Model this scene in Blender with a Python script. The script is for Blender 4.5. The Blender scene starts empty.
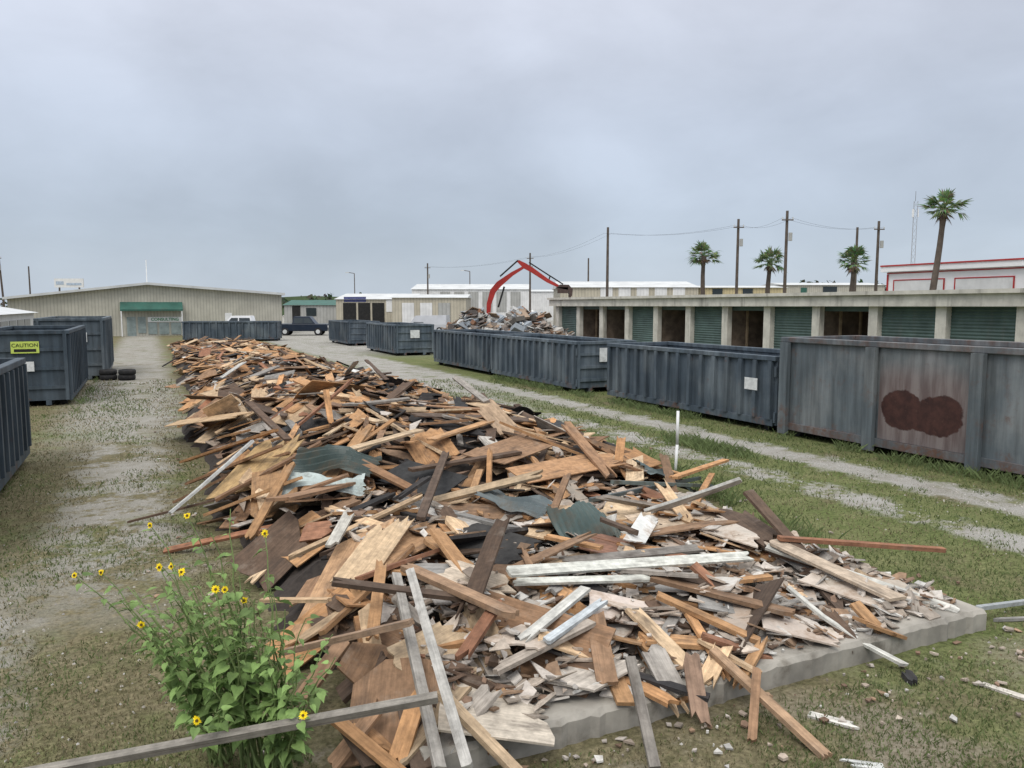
import bpy, math, random
import numpy as np
from mathutils import Vector, Matrix, noise
R=math.radians; PI=math.pi
rnd=random.Random(31)
C=bpy.context.scene.collection
A=R(25.3); CA,SA=math.cos(A),math.sin(A)
H=3.1; F=769.0; TH=R(5.8)
RZ=Matrix.Rotation(A,4,'Z')
def L(w,s,z=0): return Vector((w*CA-s*SA, w*SA+s*CA, z))
def ws(x,y): return (x*CA+y*SA, -x*SA+y*CA)
def ray(px,py):
    u=(px-512)/F; v=(384-py)/F
    return Vector((u, math.cos(TH)+v*math.sin(TH), v*math.cos(TH)-math.sin(TH)))
def G(px,py,z=0):
    d=ray(px,py); t=(z-H)/d.z
    return Vector((0,0,H))+d*t
def atY(px,py,Y):
    d=ray(px,py); return Vector((0,0,H))+d*(Y/d.y)
def interp(x,xs,ys): return float(np.interp(x,xs,ys))
# ---------------------------------------------------------------- scene objects
def tag(o,label=None,cat=None,group=None,kind=None):
    if label: o['label']=label
    if cat: o['category']=cat
    if group: o['group']=group
    if kind: o['kind']=kind
    return o
def thing(name,label,cat,loc=(0,0,0),rotz=0,group=None):
    o=bpy.data.objects.new(name,None); C.objects.link(o); o.empty_display_size=.2
    o.location=loc; o.rotation_euler=(0,0,rotz)
    return tag(o,label,cat,group)
class MB:
    def __init__(s): s.v=[]; s.f=[]; s.c=[]; s.uv=[]
    def add(s,vs,fs,col=(1,1,1),M=None,uv=None):
        b=len(s.v)
        for p in vs:
            p=Vector(p); s.v.append(tuple(M@p) if M is not None else tuple(p))
        u0=rnd.random()*50; v0=rnd.random()*50
        for f in fs:
            s.f.append([b+i for i in f]); s.c.append(col)
            if uv is None: s.uv.append([(vs[i][0]+u0,vs[i][1]+vs[i][2]+v0) for i in f])
            else: s.uv.append([uv[i] for i in f])
        return s
    def box(s,x0,x1,y0,y1,z0,z1,col=(1,1,1),M=None):
        vs=[(x0,y0,z0),(x1,y0,z0),(x1,y1,z0),(x0,y1,z0),(x0,y0,z1),(x1,y0,z1),(x1,y1,z1),(x0,y1,z1)]
        return s.add(vs,[(0,3,2,1),(4,5,6,7),(0,1,5,4),(1,2,6,5),(2,3,7,6),(3,0,4,7)],col,M)
    def tube(s,p0,p1,r0,r1=None,n=8,col=(1,1,1)):
        r1=r0 if r1 is None else r1
        p0=Vector(p0);p1=Vector(p1);d=(p1-p0)
        if d.length<1e-6: return s
        q=d.to_track_quat('Z','Y').to_matrix()
        vs=[]
        for p,r in((p0,r0),(p1,r1)):
            for i in range(n):
                a=2*PI*i/n; vs.append(p+q@Vector((math.cos(a)*r,math.sin(a)*r,0)))
        fs=[(i,(i+1)%n,n+(i+1)%n,n+i) for i in range(n)]+[tuple(range(n-1,-1,-1)),tuple(range(n,2*n))]
        return s.add(vs,fs,col)
    def path(s,pts,r,n=6,col=(1,1,1)):
        for i in range(len(pts)-1):
            ra=r[i] if isinstance(r,list) else r; rb=r[i+1] if isinstance(r,list) else r
            s.tube(pts[i],pts[i+1],ra,rb,n,col)
        return s
    def prism(s,pts,y0,y1,col=(1,1,1),M=None): # pts in xz, extruded along y
        n=len(pts)
        vs=[(x,y0,z) for x,z in pts]+[(x,y1,z) for x,z in pts]
        fs=[tuple(range(n)),tuple(range(2*n-1,n-1,-1))]+[(i,n+i,n+(i+1)%n,(i+1)%n) for i in range(n)]
        return s.add(vs,fs,col,M)
    def build(s,name,mat,parent=None,smooth=False,bevel=0):
        me=bpy.data.meshes.new(name); me.from_pydata(s.v,[],s.f)
        ca=me.color_attributes.new('Col','FLOAT_COLOR','CORNER')
        cc=[];uu=[]
        for f,c,uv in zip(s.f,s.c,s.uv):
            for k in range(len(f)): cc.extend((c[0],c[1],c[2],1)); uu.extend(uv[k])
        ca.data.foreach_set('color',cc)
        ul=me.uv_layers.new(name='UVMap'); ul.data.foreach_set('uv',uu)
        if smooth: me.polygons.foreach_set('use_smooth',[True]*len(me.polygons))
        me.materials.append(mat); me.validate(); me.update()
        o=bpy.data.objects.new(name,me); C.objects.link(o)
        if parent: o.parent=parent
        if bevel:
            b=o.modifiers.new('b','BEVEL'); b.width=bevel; b.segments=2
        return o
# ---------------------------------------------------------------- materials
class NT:
    def __init__(s,name):
        s.m=bpy.data.materials.new(name); s.m.use_nodes=True; s.t=s.m.node_tree; s.n=s.t.nodes; s.l=s.t.links
        s.b=s.n['Principled BSDF']
    def new(s,t,**k):
        n=s.n.new(t)
        for a,b in k.items(): setattr(n,a,b)
        return n
    def set(s,sock,v):
        if isinstance(v,bpy.types.NodeSocket): s.l.new(v,sock)
        else:
            if isinstance(v,(tuple,list)) and len(v)==3 and sock.type=='RGBA': v=(*v,1)
            sock.default_value=v
    def math(s,op,a,b=0,c=None,clamp=False):
        n=s.new('ShaderNodeMath',operation=op,use_clamp=clamp); s.set(n.inputs[0],a); s.set(n.inputs[1],b)
        if c is not None: s.set(n.inputs[2],c)
        return n.outputs[0]
    def mix(s,f,a,b,bt='MIX'):
        n=s.new('ShaderNodeMix',data_type='RGBA',blend_type=bt); s.set(n.inputs[0],f); s.set(n.inputs[6],a); s.set(n.inputs[7],b)
        return n.outputs[2]
    def step(s,v,a,b,lo=0,hi=1):
        n=s.new('ShaderNodeMapRange',interpolation_type='SMOOTHSTEP'); s.set(n.inputs[0],v)
        n.inputs[1].default_value=a;n.inputs[2].default_value=b;n.inputs[3].default_value=lo;n.inputs[4].default_value=hi
        return n.outputs[0]
    def coord(s,k='Object'): 
        return s.new('ShaderNodeTexCoord').outputs[k]
    def map(s,v,scale=(1,1,1),loc=(0,0,0)):
        n=s.new('ShaderNodeMapping'); s.set(n.inputs[0],v); n.inputs['Scale'].default_value=scale; n.inputs['Location'].default_value=loc
        return n.outputs[0]
    def noise(s,v,scale,detail=4,rough=.55,dist=0):
        n=s.new('ShaderNodeTexNoise'); s.set(n.inputs['Vector'],v); n.inputs['Scale'].default_value=scale
        n.inputs['Detail'].default_value=detail; n.inputs['Roughness'].default_value=rough; n.inputs['Distortion'].default_value=dist
        return n.outputs[0]
    def bump(s,h,st=.3,d=.02):
        n=s.new('ShaderNodeBump'); n.inputs['Strength'].default_value=st; n.inputs['Distance'].default_value=d; s.set(n.inputs['Height'],h)
        s.l.new(n.outputs[0],s.b.inputs['Normal'])
    def done(s,col,rough=.8,metal=0):
        s.set(s.b.inputs['Base Color'],col); s.set(s.b.inputs['Roughness'],rough); s.set(s.b.inputs['Metallic'],metal)
        s.b.inputs['Specular IOR Level'].default_value=.3
        return s.m
def M_wood():
    t=NT('wood'); at=t.new('ShaderNodeAttribute',attribute_name='Col').outputs['Color']
    uv=t.new('ShaderNodeUVMap',uv_map='UVMap').outputs[0]
    g=t.noise(t.map(uv,(1.0,17,1)),2.0,7,.68,.6)
    g2=t.noise(t.map(uv,(.8,2.6,1)),2.0,5,.65)
    ob=t.coord(); n3=t.noise(ob,3.1,6,.7); n4=t.noise(ob,9,5,.7)
    c=t.mix(1,at,t.step(g,.25,.75,.72,1.18),'MULTIPLY')
    c=t.mix(1,c,t.step(n4,.25,.75,.7,1.25),'MULTIPLY')
    c=t.mix(t.step(g2,.5,.74,0,.72),c,(.06,.045,.036))
    c=t.mix(t.step(n3,.54,.8,0,.4),c,(.34,.3,.25))
    t.bump(t.math('ADD',g,n4),.5,.01)
    return t.done(c,.88)
def M_attr(name,scale=12,amt=.35,rough=.85,bump=.4,dist=.02,spot=None):
    t=NT(name); at=t.new('ShaderNodeAttribute',attribute_name='Col').outputs['Color']
    n=t.noise(t.coord(),scale,6,.65)
    c=t.mix(1,at,t.step(n,.2,.8,1-amt,1+amt),'MULTIPLY')
    if spot:
        n2=t.noise(t.coord(),scale*.45,6,.75); c=t.mix(t.step(n2,.46,.66,0,.8),c,spot)
    if bump: t.bump(n,bump,dist)
    return t.done(c,rough)
def M_plain(name,col,rough=.7,metal=0,scale=3,amt=.2,dirt=(.12,.1,.08),dirtamt=.3,streak=False,bump=.15):
    t=NT(name); co=t.coord()
    n=t.noise(co,scale,6,.6); n2=t.noise(t.map(co,(1,1,.12) if streak else (1,1,1)),scale*1.7,5,.65)
    c=t.mix(1,col,t.step(n,.25,.75,1-amt,1+amt),'MULTIPLY')
    c=t.mix(t.step(n2,.5,.8,0,dirtamt),c,dirt)
    if bump: t.bump(n,bump,.01)
    return t.done(c,rough,metal)
def M_steel(name,col,rust=.5,fade=(.22,.24,.25),fa=.5):
    t=NT(name); co=t.coord()
    big=t.noise(co,.7,5,.6); st=t.noise(t.map(co,(3,3,.25)),1.6,6,.65); fine=t.noise(co,14,6,.7); mid=t.noise(co,2.6,7,.7)
    c=t.mix(t.step(big,.4,.7,0,fa),col,fade)
    c=t.mix(1,c,t.step(st,.25,.75,.6,1.35),'MULTIPLY')
    z=t.new('ShaderNodeSeparateXYZ'); t.l.new(co,z.inputs[0])
    low=t.step(z.outputs[2],0,.7,.1,0)
    m=t.step(t.math('ADD',mid,low),.70-.12*rust,.78,0,.9)
    m=t.math('MULTIPLY',m,t.step(fine,.3,.55))
    c=t.mix(m,c,(.13,.065,.042))
    t.bump(t.math('ADD',fine,t.math('MULTIPLY',big,4)),.15,.02)
    return t.done(c,.58,.0)
def M_siding(name,col,period=.3,axis=0,dirtamt=.25,amt=.3):
    t=NT(name); co=t.coord(); z=t.new('ShaderNodeSeparateXYZ'); t.l.new(co,z.inputs[0])
    x=t.math('MULTIPLY',z.outputs[axis],1/period); fr=t.math('FRACT',x); e=t.step(t.math('ABSOLUTE',t.math('SUBTRACT',fr,.5)),.3,.48)
    n=t.noise(co,.6,5,.6); n2=t.noise(t.map(co,(1,1,.15)),2.5,5,.6)
    c=t.mix(1,col,t.step(n,.3,.7,.88,1.1),'MULTIPLY'); c=t.mix(t.step(n2,.5,.8,0,dirtamt),c,(.2,.18,.15))
    c=t.mix(t.math('MULTIPLY',e,amt),c,(.1,.1,.09)); t.bump(e,.5,.03)
    return t.done(c,.6)
WOOD=M_wood()
CHIP=M_attr('debris chips',16,.35,.9,.4,.01)
CORR=M_attr('corrugated sheet',4,.25,.42,.1,.01,(.085,.07,.05))
GYP=M_attr('plasterboard',5,.25,.9,.3,.01,(.29,.21,.15))
FELT=M_attr('roofing felt',8,.4,.95,.4,.02)
CONC=M_plain('concrete',(.29,.27,.235),.9,0,2.2,.35,(.085,.07,.05),.9)
DARK=M_plain('dark parts and bay shade',(.02,.02,.02),.9)  # near black for dark parts; on open bays it paints the shade inside
GLASS=M_plain('dark glass',(.03,.04,.045),.15,0,2,.1,dirtamt=0)
PGLASS=M_plain('pale glazing',(.26,.31,.30),.25,0,2,.25,dirtamt=.3)
RUBBER=M_plain('rubber',(.02,.02,.021),.8)
WHITE=M_plain('white paint',(.74,.74,.73),.55,0,2,.08,dirtamt=.15,streak=True)
def leafmat(name,col,tr=.25):
    t=NT(name); at=t.new('ShaderNodeAttribute',attribute_name='Col').outputs['Color']
    n=t.noise(t.coord(),9,3); c=t.mix(1,at,col,'MULTIPLY'); c=t.mix(1,c,t.step(n,.3,.7,.75,1.25),'MULTIPLY')
    m=t.done(c,.6)
    tb=t.new('ShaderNodeBsdfTranslucent'); t.l.new(c,tb.inputs[0]); mx=t.new('ShaderNodeMixShader'); mx.inputs[0].default_value=tr
    t.l.new(t.b.outputs[0],mx.inputs[1]); t.l.new(tb.outputs[0],mx.inputs[2]); t.l.new(mx.outputs[0],t.n['Material Output'].inputs[0])
    return m
LEAF=leafmat('leaf',(1,1,1),.3)
# ---------------------------------------------------------------- ground
t=NT('ground grass dirt gravel'); co=t.coord(); sp=t.new('ShaderNodeSeparateXYZ'); t.l.new(co,sp.inputs[0]); W_,S_=sp.outputs[0],sp.outputs[1]
n1=t.noise(co,.32,6,.62); n2=t.noise(co,1.7,6,.65); n3=t.noise(co,22,5,.7); n4=t.noise(t.map(co,(1,1,1),(31,7,0)),.8,7,.7); n5=t.noise(co,75,3,.6); n6=t.noise(t.map(co,(1,1,1),(3,17,0)),5,6,.7)
gb=t.step(W_,3,9,-.04,.085)
green=t.mix(t.step(n2,.35,.7),(.115,.14,.052),(.175,.18,.085))
straw=t.mix(t.step(n6,.35,.65),(.2,.172,.105),(.125,.115,.062))
gm=t.step(t.math('ADD',t.math('MULTIPLY_ADD',n2,.35,t.math('MULTIPLY',n1,.65)),gb),.45,.57)
c=t.mix(gm,straw,green)
c=t.mix(1,c,t.step(n3,.25,.75,.5,1.35),'MULTIPLY')
gravel=t.mix(t.step(n5,.3,.7),(.22,.21,.19),(.46,.445,.415))
gravel=t.mix(t.step(n2,.4,.75,0,.6),gravel,(.2,.18,.145))
dirt=t.mix(t.step(n3,.3,.7),(.185,.155,.115),(.30,.265,.22))
wob=t.math('MULTIPLY_ADD',n2,1.6,-.8)
def band(cen,hw,soft):
    return t.math('SUBTRACT',1,t.step(t.math('ABSOLUTE',t.math('ADD',t.math('SUBTRACT',W_,cen),wob)),hw,hw+soft))
far=t.step(S_,18,30)
pat=t.step(t.math('ADD',n4,t.math('MULTIPLY',n6,.5)),.66,.78)
pat2=t.step(t.math('ADD',n4,t.math('MULTIPLY',n6,.5)),.56,.7)
r1=t.math('MULTIPLY',band(12.0,.26,.4),pat2); r2=band(10.2,.2,.4); r3=t.math('MULTIPLY',t.math('MULTIPLY',band(10.9,1.1,.9),far),pat2)
farlot=t.math('MULTIPLY',t.step(S_,42,54),t.step(W_,9.0,10.5))
lefttr=t.math('MULTIPLY',band(-.55,.4,.8),t.math('MULTIPLY',pat,t.step(S_,7,11)))
leftnear=t.math('MULTIPLY',band(-2.0,.35,.9),t.math('MULTIPLY',pat,t.step(S_,12,8)))
leftfar=t.math('MULTIPLY',t.math('MULTIPLY',band(-.7,.9,1.2),t.step(S_,16,24)),pat2)
gmask=t.math('MAXIMUM',t.math('MAXIMUM',r1,t.math('MULTIPLY',r2,pat)),t.math('MAXIMUM',r3,farlot))
gmask=t.math('MAXIMUM',gmask,t.math('MULTIPLY',t.math('MAXIMUM',lefttr,t.math('MAXIMUM',leftfar,leftnear)),.8))
gmask=t.math('MULTIPLY',gmask,t.step(t.math('ADD',n3,t.math('MULTIPLY',n4,.6)),.58,.8))
rest_=t.math('MULTIPLY',t.step(n4,.6,.68,0,.7),t.step(W_,9,3,0,1))
near=t.math('MULTIPLY',t.math('MULTIPLY',t.step(S_,5.0,3.6),t.step(n4,.46,.6)),.7)
dm=t.math('MAXIMUM',rest_,near)
dm=t.math('MULTIPLY',dm,t.step(n3,.3,.5,.25,1))
c=t.mix(dm,c,dirt)
c=t.mix(gmask,c,gravel)
t.bump(t.math('ADD',n3,t.math('MULTIPLY',n5,.5)),.7,.03)
GROUND=t.done(c,1.0); t.b.inputs['Specular IOR Level'].default_value=.05
m=MB(); m.add([(-2500,-400,0),(2500,-400,0),(2500,4000,0),(-2500,4000,0)],[(0,1,2,3)])
g=m.build('ground',GROUND); g.rotation_euler=(0,0,A); tag(g,kind='structure')
# concrete slab with a slightly worn edge
m=MB(); nx_=90; SL0=1.5
N0=[]
for k in range(nx_+1):
    w=SL0+(7.15-SL0)*k/nx_; e=.03*noise.noise(Vector((w*3,1,1)))+.03*noise.noise(Vector((w*13,2,1)))
    N0.append((w,4.5+e))
vs=[(w,s,-.05) for w,s in N0]+[(w,s-.0,.165+.02*noise.noise(Vector((w*9,5,1)))) for w,s in N0]+[(w,s+.035,.2) for w,s in N0]+[(w,65,.2) for w,s in N0]
k_=nx_+1; fs=[(r*k_+i,r*k_+i+1,(r+1)*k_+i+1,(r+1)*k_+i) for r in range(3) for i in range(nx_)]
m.add(vs,fs); m.add([(7.15,4.5,-.05),(7.15,65,-.05),(7.15,65,.2),(7.15,4.53,.2)],[(0,1,2,3)]); m.add([(SL0,4.5,-.05),(SL0,65,-.05),(SL0,65,.2),(SL0,4.53,.2)],[(3,2,1,0)])
sl=m.build('foundation_slab',CONC); sl.rotation_euler=(0,0,A); tag(sl,kind='structure')
# ---------------------------------------------------------------- pile height field
def wl(s): return interp(s,[4.3,8,12,16,20,26,34,66],[.9,.9,.6,.9,.5,1.1,.8,1.3])
def wr(s): return interp(s,[4.3,8,12,16,24,34,66],[7.0,7.7,8.5,8.8,8.4,8.5,8.8])
def env(w,s):
    base=.2 if (SL0<w<7.15 and 4.5<s<65) else 0
    a=wl(s);b=wr(s); q=(w-a)/(b-a)
    if q<=0 or q>=1 or s<4.5 or s>66: return base
    amp=interp(s,[4.5,5.5,7,9,12,16,21,26,32,45,62,66],[.03,.12,.26,.46,.74,.92,.96,.82,.58,.38,.3,0])
    if s<9: amp*=1+1.1*max(0,(.5-q))*1.8
    f=max(0,math.sin(PI*q**.82))**.7
    n=noise.noise(Vector((w*.45,s*.3,1.3)))+.5*noise.noise(Vector((w*1.1,s*.9,4.1)))
    return max(base, base*.6+amp*f*(1+.55*n))
CW0,CS0,CE=-1.0,3.0,.1
NW,NS=130,650
GH=np.zeros((NW,NS))
for i in range(NW):
    for j in range(NS): GH[i,j]=env(CW0+i*CE,CS0+j*CE)
BASE=GH.copy()
CAP=[.2]
def gh(w,s):
    i=int((w-CW0)/CE+.5);j=int((s-CS0)/CE+.5)
    if i<0 or j<0 or i>=NW or j>=NS: return 0
    return GH[i,j]
def raise_(p1,p2,wd,top):
    d=p2-p1; ln=max(d.length,.01); n=max(2,int(ln/.09)); pr=Vector((-d.y,d.x,0)).normalized() if (abs(d.x)+abs(d.y))>1e-6 else Vector((1,0,0))
    k=max(1,int(wd/.1))
    for a in range(n+1):
        q=p1+d*(a/n)
        for b in range(k):
            r=q+pr*((b+.5)/k-.5)*wd
            i=int((r.x-CW0)/CE+.5);j=int((r.y-CS0)/CE+.5)
            if 0<=i<NW and 0<=j<NS:
                z=q.z+top
                if z>GH[i,j]: GH[i,j]=max(GH[i,j],min(z,GH[i,j]+.06,BASE[i,j]+CAP[0]))
def rest(w,s,yaw,ln,tol=.05,tilt=0):
    d=Vector((math.cos(yaw),math.sin(yaw),0)); c=Vector((w,s,0))
    p1=c-d*ln/2;p2=c+d*ln/2
    z1=gh(*(c-d*ln*.42).xy);z2=gh(*(c+d*ln*.42).xy)
    lift=0
    for k in range(9):
        q=p1.lerp(p2,k/8); zz=gh(q.x,q.y); lift=max(lift,zz-(z1+(z2-z1)*k/8)-tol)
    lift=min(lift,.35)
    p1.z=z1+lift;p2.z=z2+lift+tilt
    return p1,p2
def march(px,py,dz=0):
    d=ray(px,py); t=3.0
    while t<120:
        p=Vector((0,0,H))+d*t; w,s=ws(p.x,p.y)
        if p.z<=gh(w,s)+dz: break
        t+=.03+t*.001
    return Vector((w,s,p.z))
def mat_between(p1,p2,roll=0,lift=0):
    d=(p2-p1).normalized(); up=Vector((0,0,1))
    if abs(d.z)>.95: up=Vector((0,1,0))
    y=up.cross(d).normalized(); z=d.cross(y)
    M=Matrix((d,y,z)).transposed().to_4x4()
    M=M@Matrix.Rotation(roll,4,'X')
    M.translation=(p1+p2)/2+Vector((0,0,lift))
    return M
def boardgeo(ln,wd,th,jag=.06,n=3,segs=2,bend=0,twist=0):
    vs=[];uv=[]
    xs=[None]+[-ln/2+ln*(k+1)/(segs+1) for k in range(segs)]+[None]
    def jg():
        if rnd.random()<.3: return [rnd.uniform(0,.006)]*(n+1)
        return [rnd.uniform(0,jag) if rnd.random()<.65 else rnd.uniform(0,jag*3.2) for _ in range(n+1)]
    j0=jg();j1=jg()
    u0=rnd.random()*60;v0=rnd.random()*60
    for side in(1,-1):
        for a in range(segs+2):
            for k in range(n+1):
                x=(-ln/2+j0[k]) if a==0 else ((ln/2-j1[k]) if a==segs+1 else xs[a])
                y=-wd/2+wd*k/n
                z=side*th/2+bend*((2*x/ln)**2)+twist*y*x/ln
                vs.append((x,y,z)); uv.append((x+u0,y+v0+(0 if side>0 else .5)))
    N=(segs+2)*(n+1); fs=[]
    for a in range(segs+1):
        for k in range(n):
            i=a*(n+1)+k
            fs.append((i,i+n+1,i+n+2,i+1)); fs.append((N+i,N+i+1,N+i+n+2,N+i+n+1))
    for a in range(segs+1):
        i=a*(n+1); fs.append((i,N+i,N+i+n+1,i+n+1))
        i=a*(n+1)+n; fs.append((i,i+n+1,N+i+n+1,N+i))
    for k in range(n):
        fs.append((k,k+1,N+k+1,N+k)); i=(segs+1)*(n+1)+k; fs.append((i,N+i,N+i+1,i+1))
    return vs,fs,uv
def sheetgeo(lx,ly,th,jag=.05,bend=0):
    nx,ny=5,9; vs=[];uv=[];u0=rnd.random()*60;v0=rnd.random()*60
    offs={}; cut=rnd.uniform(-.12,.25); cut2=rnd.uniform(-.1,.2)
    torn1=rnd.random()<.85; torn0=rnd.random()<.4
    e1=[(rnd.uniform(0,.22)*lx*(.5+.5*abs(math.sin(k*1.7+lx*9))) if torn1 else rnd.uniform(0,.01)) for k in range(ny+1)]
    e0=[(rnd.uniform(0,.15)*lx if torn0 else rnd.uniform(0,.01)) for k in range(ny+1)]
    for i in range(nx+1):
        for j in range(ny+1):
            fx=i/nx;fy=j/ny
            x=-lx/2+lx*fx;y=-ly/2+ly*fy
            x+= -lx*cut*fy*fx + lx*cut2*(1-fy)*(1-fx)
            if i==0: x+=e0[j]
            if i==nx: x-=e1[j]
            if j in(0,ny) and jag>.1: y+=(1 if j==0 else -1)*rnd.uniform(0,jag)*ly
            offs[i,j]=(x,y)
    for side in(1,-1):
        for i in range(nx+1):
            for j in range(ny+1):
                x,y=offs[i,j]; vs.append((x,y,side*th/2+bend*((2*x/lx)**2)+bend*.4*math.sin(3*y/ly))); uv.append((x+u0,y+v0))
    N=(nx+1)*(ny+1);fs=[];I=lambda i,j:i*(ny+1)+j
    for i in range(nx):
        for j in range(ny):
            fs.append((I(i,j),I(i+1,j),I(i+1,j+1),I(i,j+1))); fs.append((N+I(i,j),N+I(i,j+1),N+I(i+1,j+1),N+I(i+1,j)))
    for i in range(nx):
        fs.append((I(i,0),N+I(i,0),N+I(i+1,0),I(i+1,0))); fs.append((I(i,ny),I(i+1,ny),N+I(i+1,ny),N+I(i,ny)))
    for j in range(ny):
        fs.append((I(0,j),I(0,j+1),N+I(0,j+1),N+I(0,j))); fs.append((I(nx,j),N+I(nx,j),N+I(nx,j+1),I(nx,j+1)))
    return vs,fs,uv
def corrgeo(lx,ly,amp=.02,per=.09,bend=0,cross=False):
    ny=max(8,int(ly/per*4)); nx=12
    if cross: nx=max(8,int(lx/per*4)); ny=8
    vs=[]; ph=rnd.uniform(0,6)
    for i in range(nx+1):
        for j in range(ny+1):
            fx=i/nx; x=-lx/2+lx*fx;y=-ly/2+ly*j/ny
            if i in(0,nx): x+=rnd.uniform(-.03,.03)
            if j in(0,ny): y+=.05*math.sin(x*9+ph)
            fold=-max(0,x-lx*.2)*.6
            vs.append((x,y,amp*math.sin((x if cross else y)/per*2*PI)+bend*((2*x/lx)**2)+1.2*bend*math.sin(x*5+y*6+ph)+fold))
    fs=[(i*(ny+1)+j,(i+1)*(ny+1)+j,(i+1)*(ny+1)+j+1,i*(ny+1)+j+1) for i in range(nx) for j in range(ny)]
    return vs,fs,[(v[0],v[1]) for v in vs]
def single(name,geo,M,col,mat,label,cat,group=None):
    m=MB(); m.add(geo[0],geo[1],col,None,geo[2]); o=m.build(name,mat)
    o.matrix_world=RZ@M; tag(o,label,cat,group); return o
PAL={'orange brown':(.43,.24,.115),'mid brown':(.26,.155,.09),'dark brown':(.10,.067,.047),'pale tan':(.52,.375,.235),'weathered grey':(.29,.265,.235),'white painted':(.62,.60,.55),'reddish brown':(.27,.13,.075),'charred black':(.03,.027,.026)}
PAL['charcoal']=(.04,.04,.04)
def pal(k):
    c=PAL[k];f=rnd.uniform(.7,1.25);h=rnd.uniform(.95,1.05); return (c[0]*f*h,c[1]*f,c[2]*f/h)
def pick(s,w):
    r=rnd.random()
    if s<9.5 and w>3:
        ks=[('orange brown',.19),('mid brown',.19),('dark brown',.14),('pale tan',.19),('weathered grey',.12),('white painted',.06),('reddish brown',.05),('charred black',.06)]
    else:
        ks=[('orange brown',.25),('mid brown',.2),('dark brown',.18),('pale tan',.15),('weathered grey',.06),('white painted',.01),('reddish brown',.04),('charred black',.11)]
    t=0
    for k,p in ks:
        t+=p
        if r<t: return k
    return 'mid brown'
def rndpos(s0,s1,pad=.3):
    s=rnd.uniform(max(s0,4.85),s1); w=rnd.uniform(wl(s)+pad,wr(s)-pad); return w,s
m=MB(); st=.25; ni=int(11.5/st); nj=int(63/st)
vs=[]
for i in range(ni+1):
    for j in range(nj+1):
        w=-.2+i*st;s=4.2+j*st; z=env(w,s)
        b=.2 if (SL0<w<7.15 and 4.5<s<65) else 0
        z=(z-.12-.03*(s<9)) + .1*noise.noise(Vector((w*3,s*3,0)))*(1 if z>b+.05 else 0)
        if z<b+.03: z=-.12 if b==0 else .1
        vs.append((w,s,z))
m.add(vs,[(i*(nj+1)+j,(i+1)*(nj+1)+j,(i+1)*(nj+1)+j+1,i*(nj+1)+j+1) for i in range(ni) for j in range(nj)],(.04,.032,.027))  # core coloured near black to paint the shade in gaps between boards
o=m.build('gap_shade_core',CHIP); o.rotation_euler=(0,0,A); tag(o,'debris core of the lumber pile, coloured near black as shade between boards','debris',kind='stuff')
mb=MB(); ch=MB()
def stuffboard(w,s,yaw,ln,wd,th,col,simple,tilt=0,roll=0):
    p1,p2=rest(w,s,yaw,ln,.06,tilt); M=mat_between(p1,p2,roll,th/2)
    g=boardgeo(ln,wd,th,.05*(1+ln*.4),3 if (not simple or wd>.25) else 2,0 if simple else 2,rnd.uniform(-.005,.008)*ln,rnd.uniform(-.15,.15))
    mb.add(g[0],g[1],col,M,g[2]); raise_(p1,p2,wd,th)
def yawf(w,s): return rnd.choice([noise.noise(Vector((w*.35,s*.3,9)))*6+.6+rnd.gauss(0,.3), rnd.uniform(0,PI), rnd.uniform(0,PI)])
def layer(n,s0,s1,lmin,lmax,simple,wide=.15):
    for _ in range(n):
        w,s=rndpos(s0,s1,.45); ya=yawf(w,s)
        k=rnd.choice([1,1,1,1,2,3])
        for q in range(k):
            ln=rnd.uniform(lmin,lmax)*(1 if rnd.random()<.7 else .5); key=pick(s,w)
            steep=rnd.random()<.08; wd=rnd.choice([.09,.12,.14,.19,.19,.28]) if rnd.random()>wide else rnd.uniform(.3,.85)
            if wd>.28: ln=min(ln,wd*rnd.uniform(1.1,2.2))
            if wr(s)-w<1: ln=min(ln,1.2)
            if w-wl(s)<.9: ln=min(ln,1.1)
            stuffboard(w+rnd.gauss(0,.25*(k>1)),s+rnd.gauss(0,.25*(k>1)),ya+rnd.gauss(0,.25),ln,wd,rnd.choice([.02,.04,.04]) if wd<.28 else .018,pal(key),simple,rnd.uniform(.2,.6)*ln*.5 if steep else rnd.gauss(0,.07),rnd.gauss(0,.32))
layer(720,30,65,.6,2.2,True,.34)
layer(540,12,31,.5,2.1,False,.26)
layer(260,5,13,.35,1.3,False,.2)
def chip(w,s,sz,col,z=None,flat=1,asp=1):
    n=rnd.choice([3,4,4,5]); a0=rnd.uniform(0,6)
    pts=[(math.cos(a0+2*PI*k/n)*sz*asp*rnd.uniform(.5,1.2),math.sin(a0+2*PI*k/n)*sz/asp*rnd.uniform(.4,.9)) for k in range(n)]
    th=rnd.uniform(.006,.02)
    z=(gh(w,s) if z is None else z)+th+.01
    M=Matrix.Translation((w,s,z))@Matrix.Rotation(rnd.uniform(0,6),4,'Z')@Matrix.Rotation(rnd.gauss(0,.3*flat),4,'X')@Matrix.Rotation(rnd.gauss(0,.3*flat),4,'Y')
    vs=[(x,y,th/2) for x,y in pts]+[(x,y,-th/2) for x,y in pts]
    ch.add(vs,[tuple(range(n)),tuple(range(2*n-1,n-1,-1))]+[(k,(k+1)%n,n+(k+1)%n,n+k)[::-1] for k in range(n)],col,M)
CH=[(.54,.5,.45),(.46,.39,.32),(.38,.31,.25),(.3,.2,.13),(.48,.43,.38),(.2,.13,.09),(.56,.54,.5),(.34,.29,.24)]
def cj(c): f=rnd.uniform(.55,1.1); return tuple(x*f for x in c)
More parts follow.
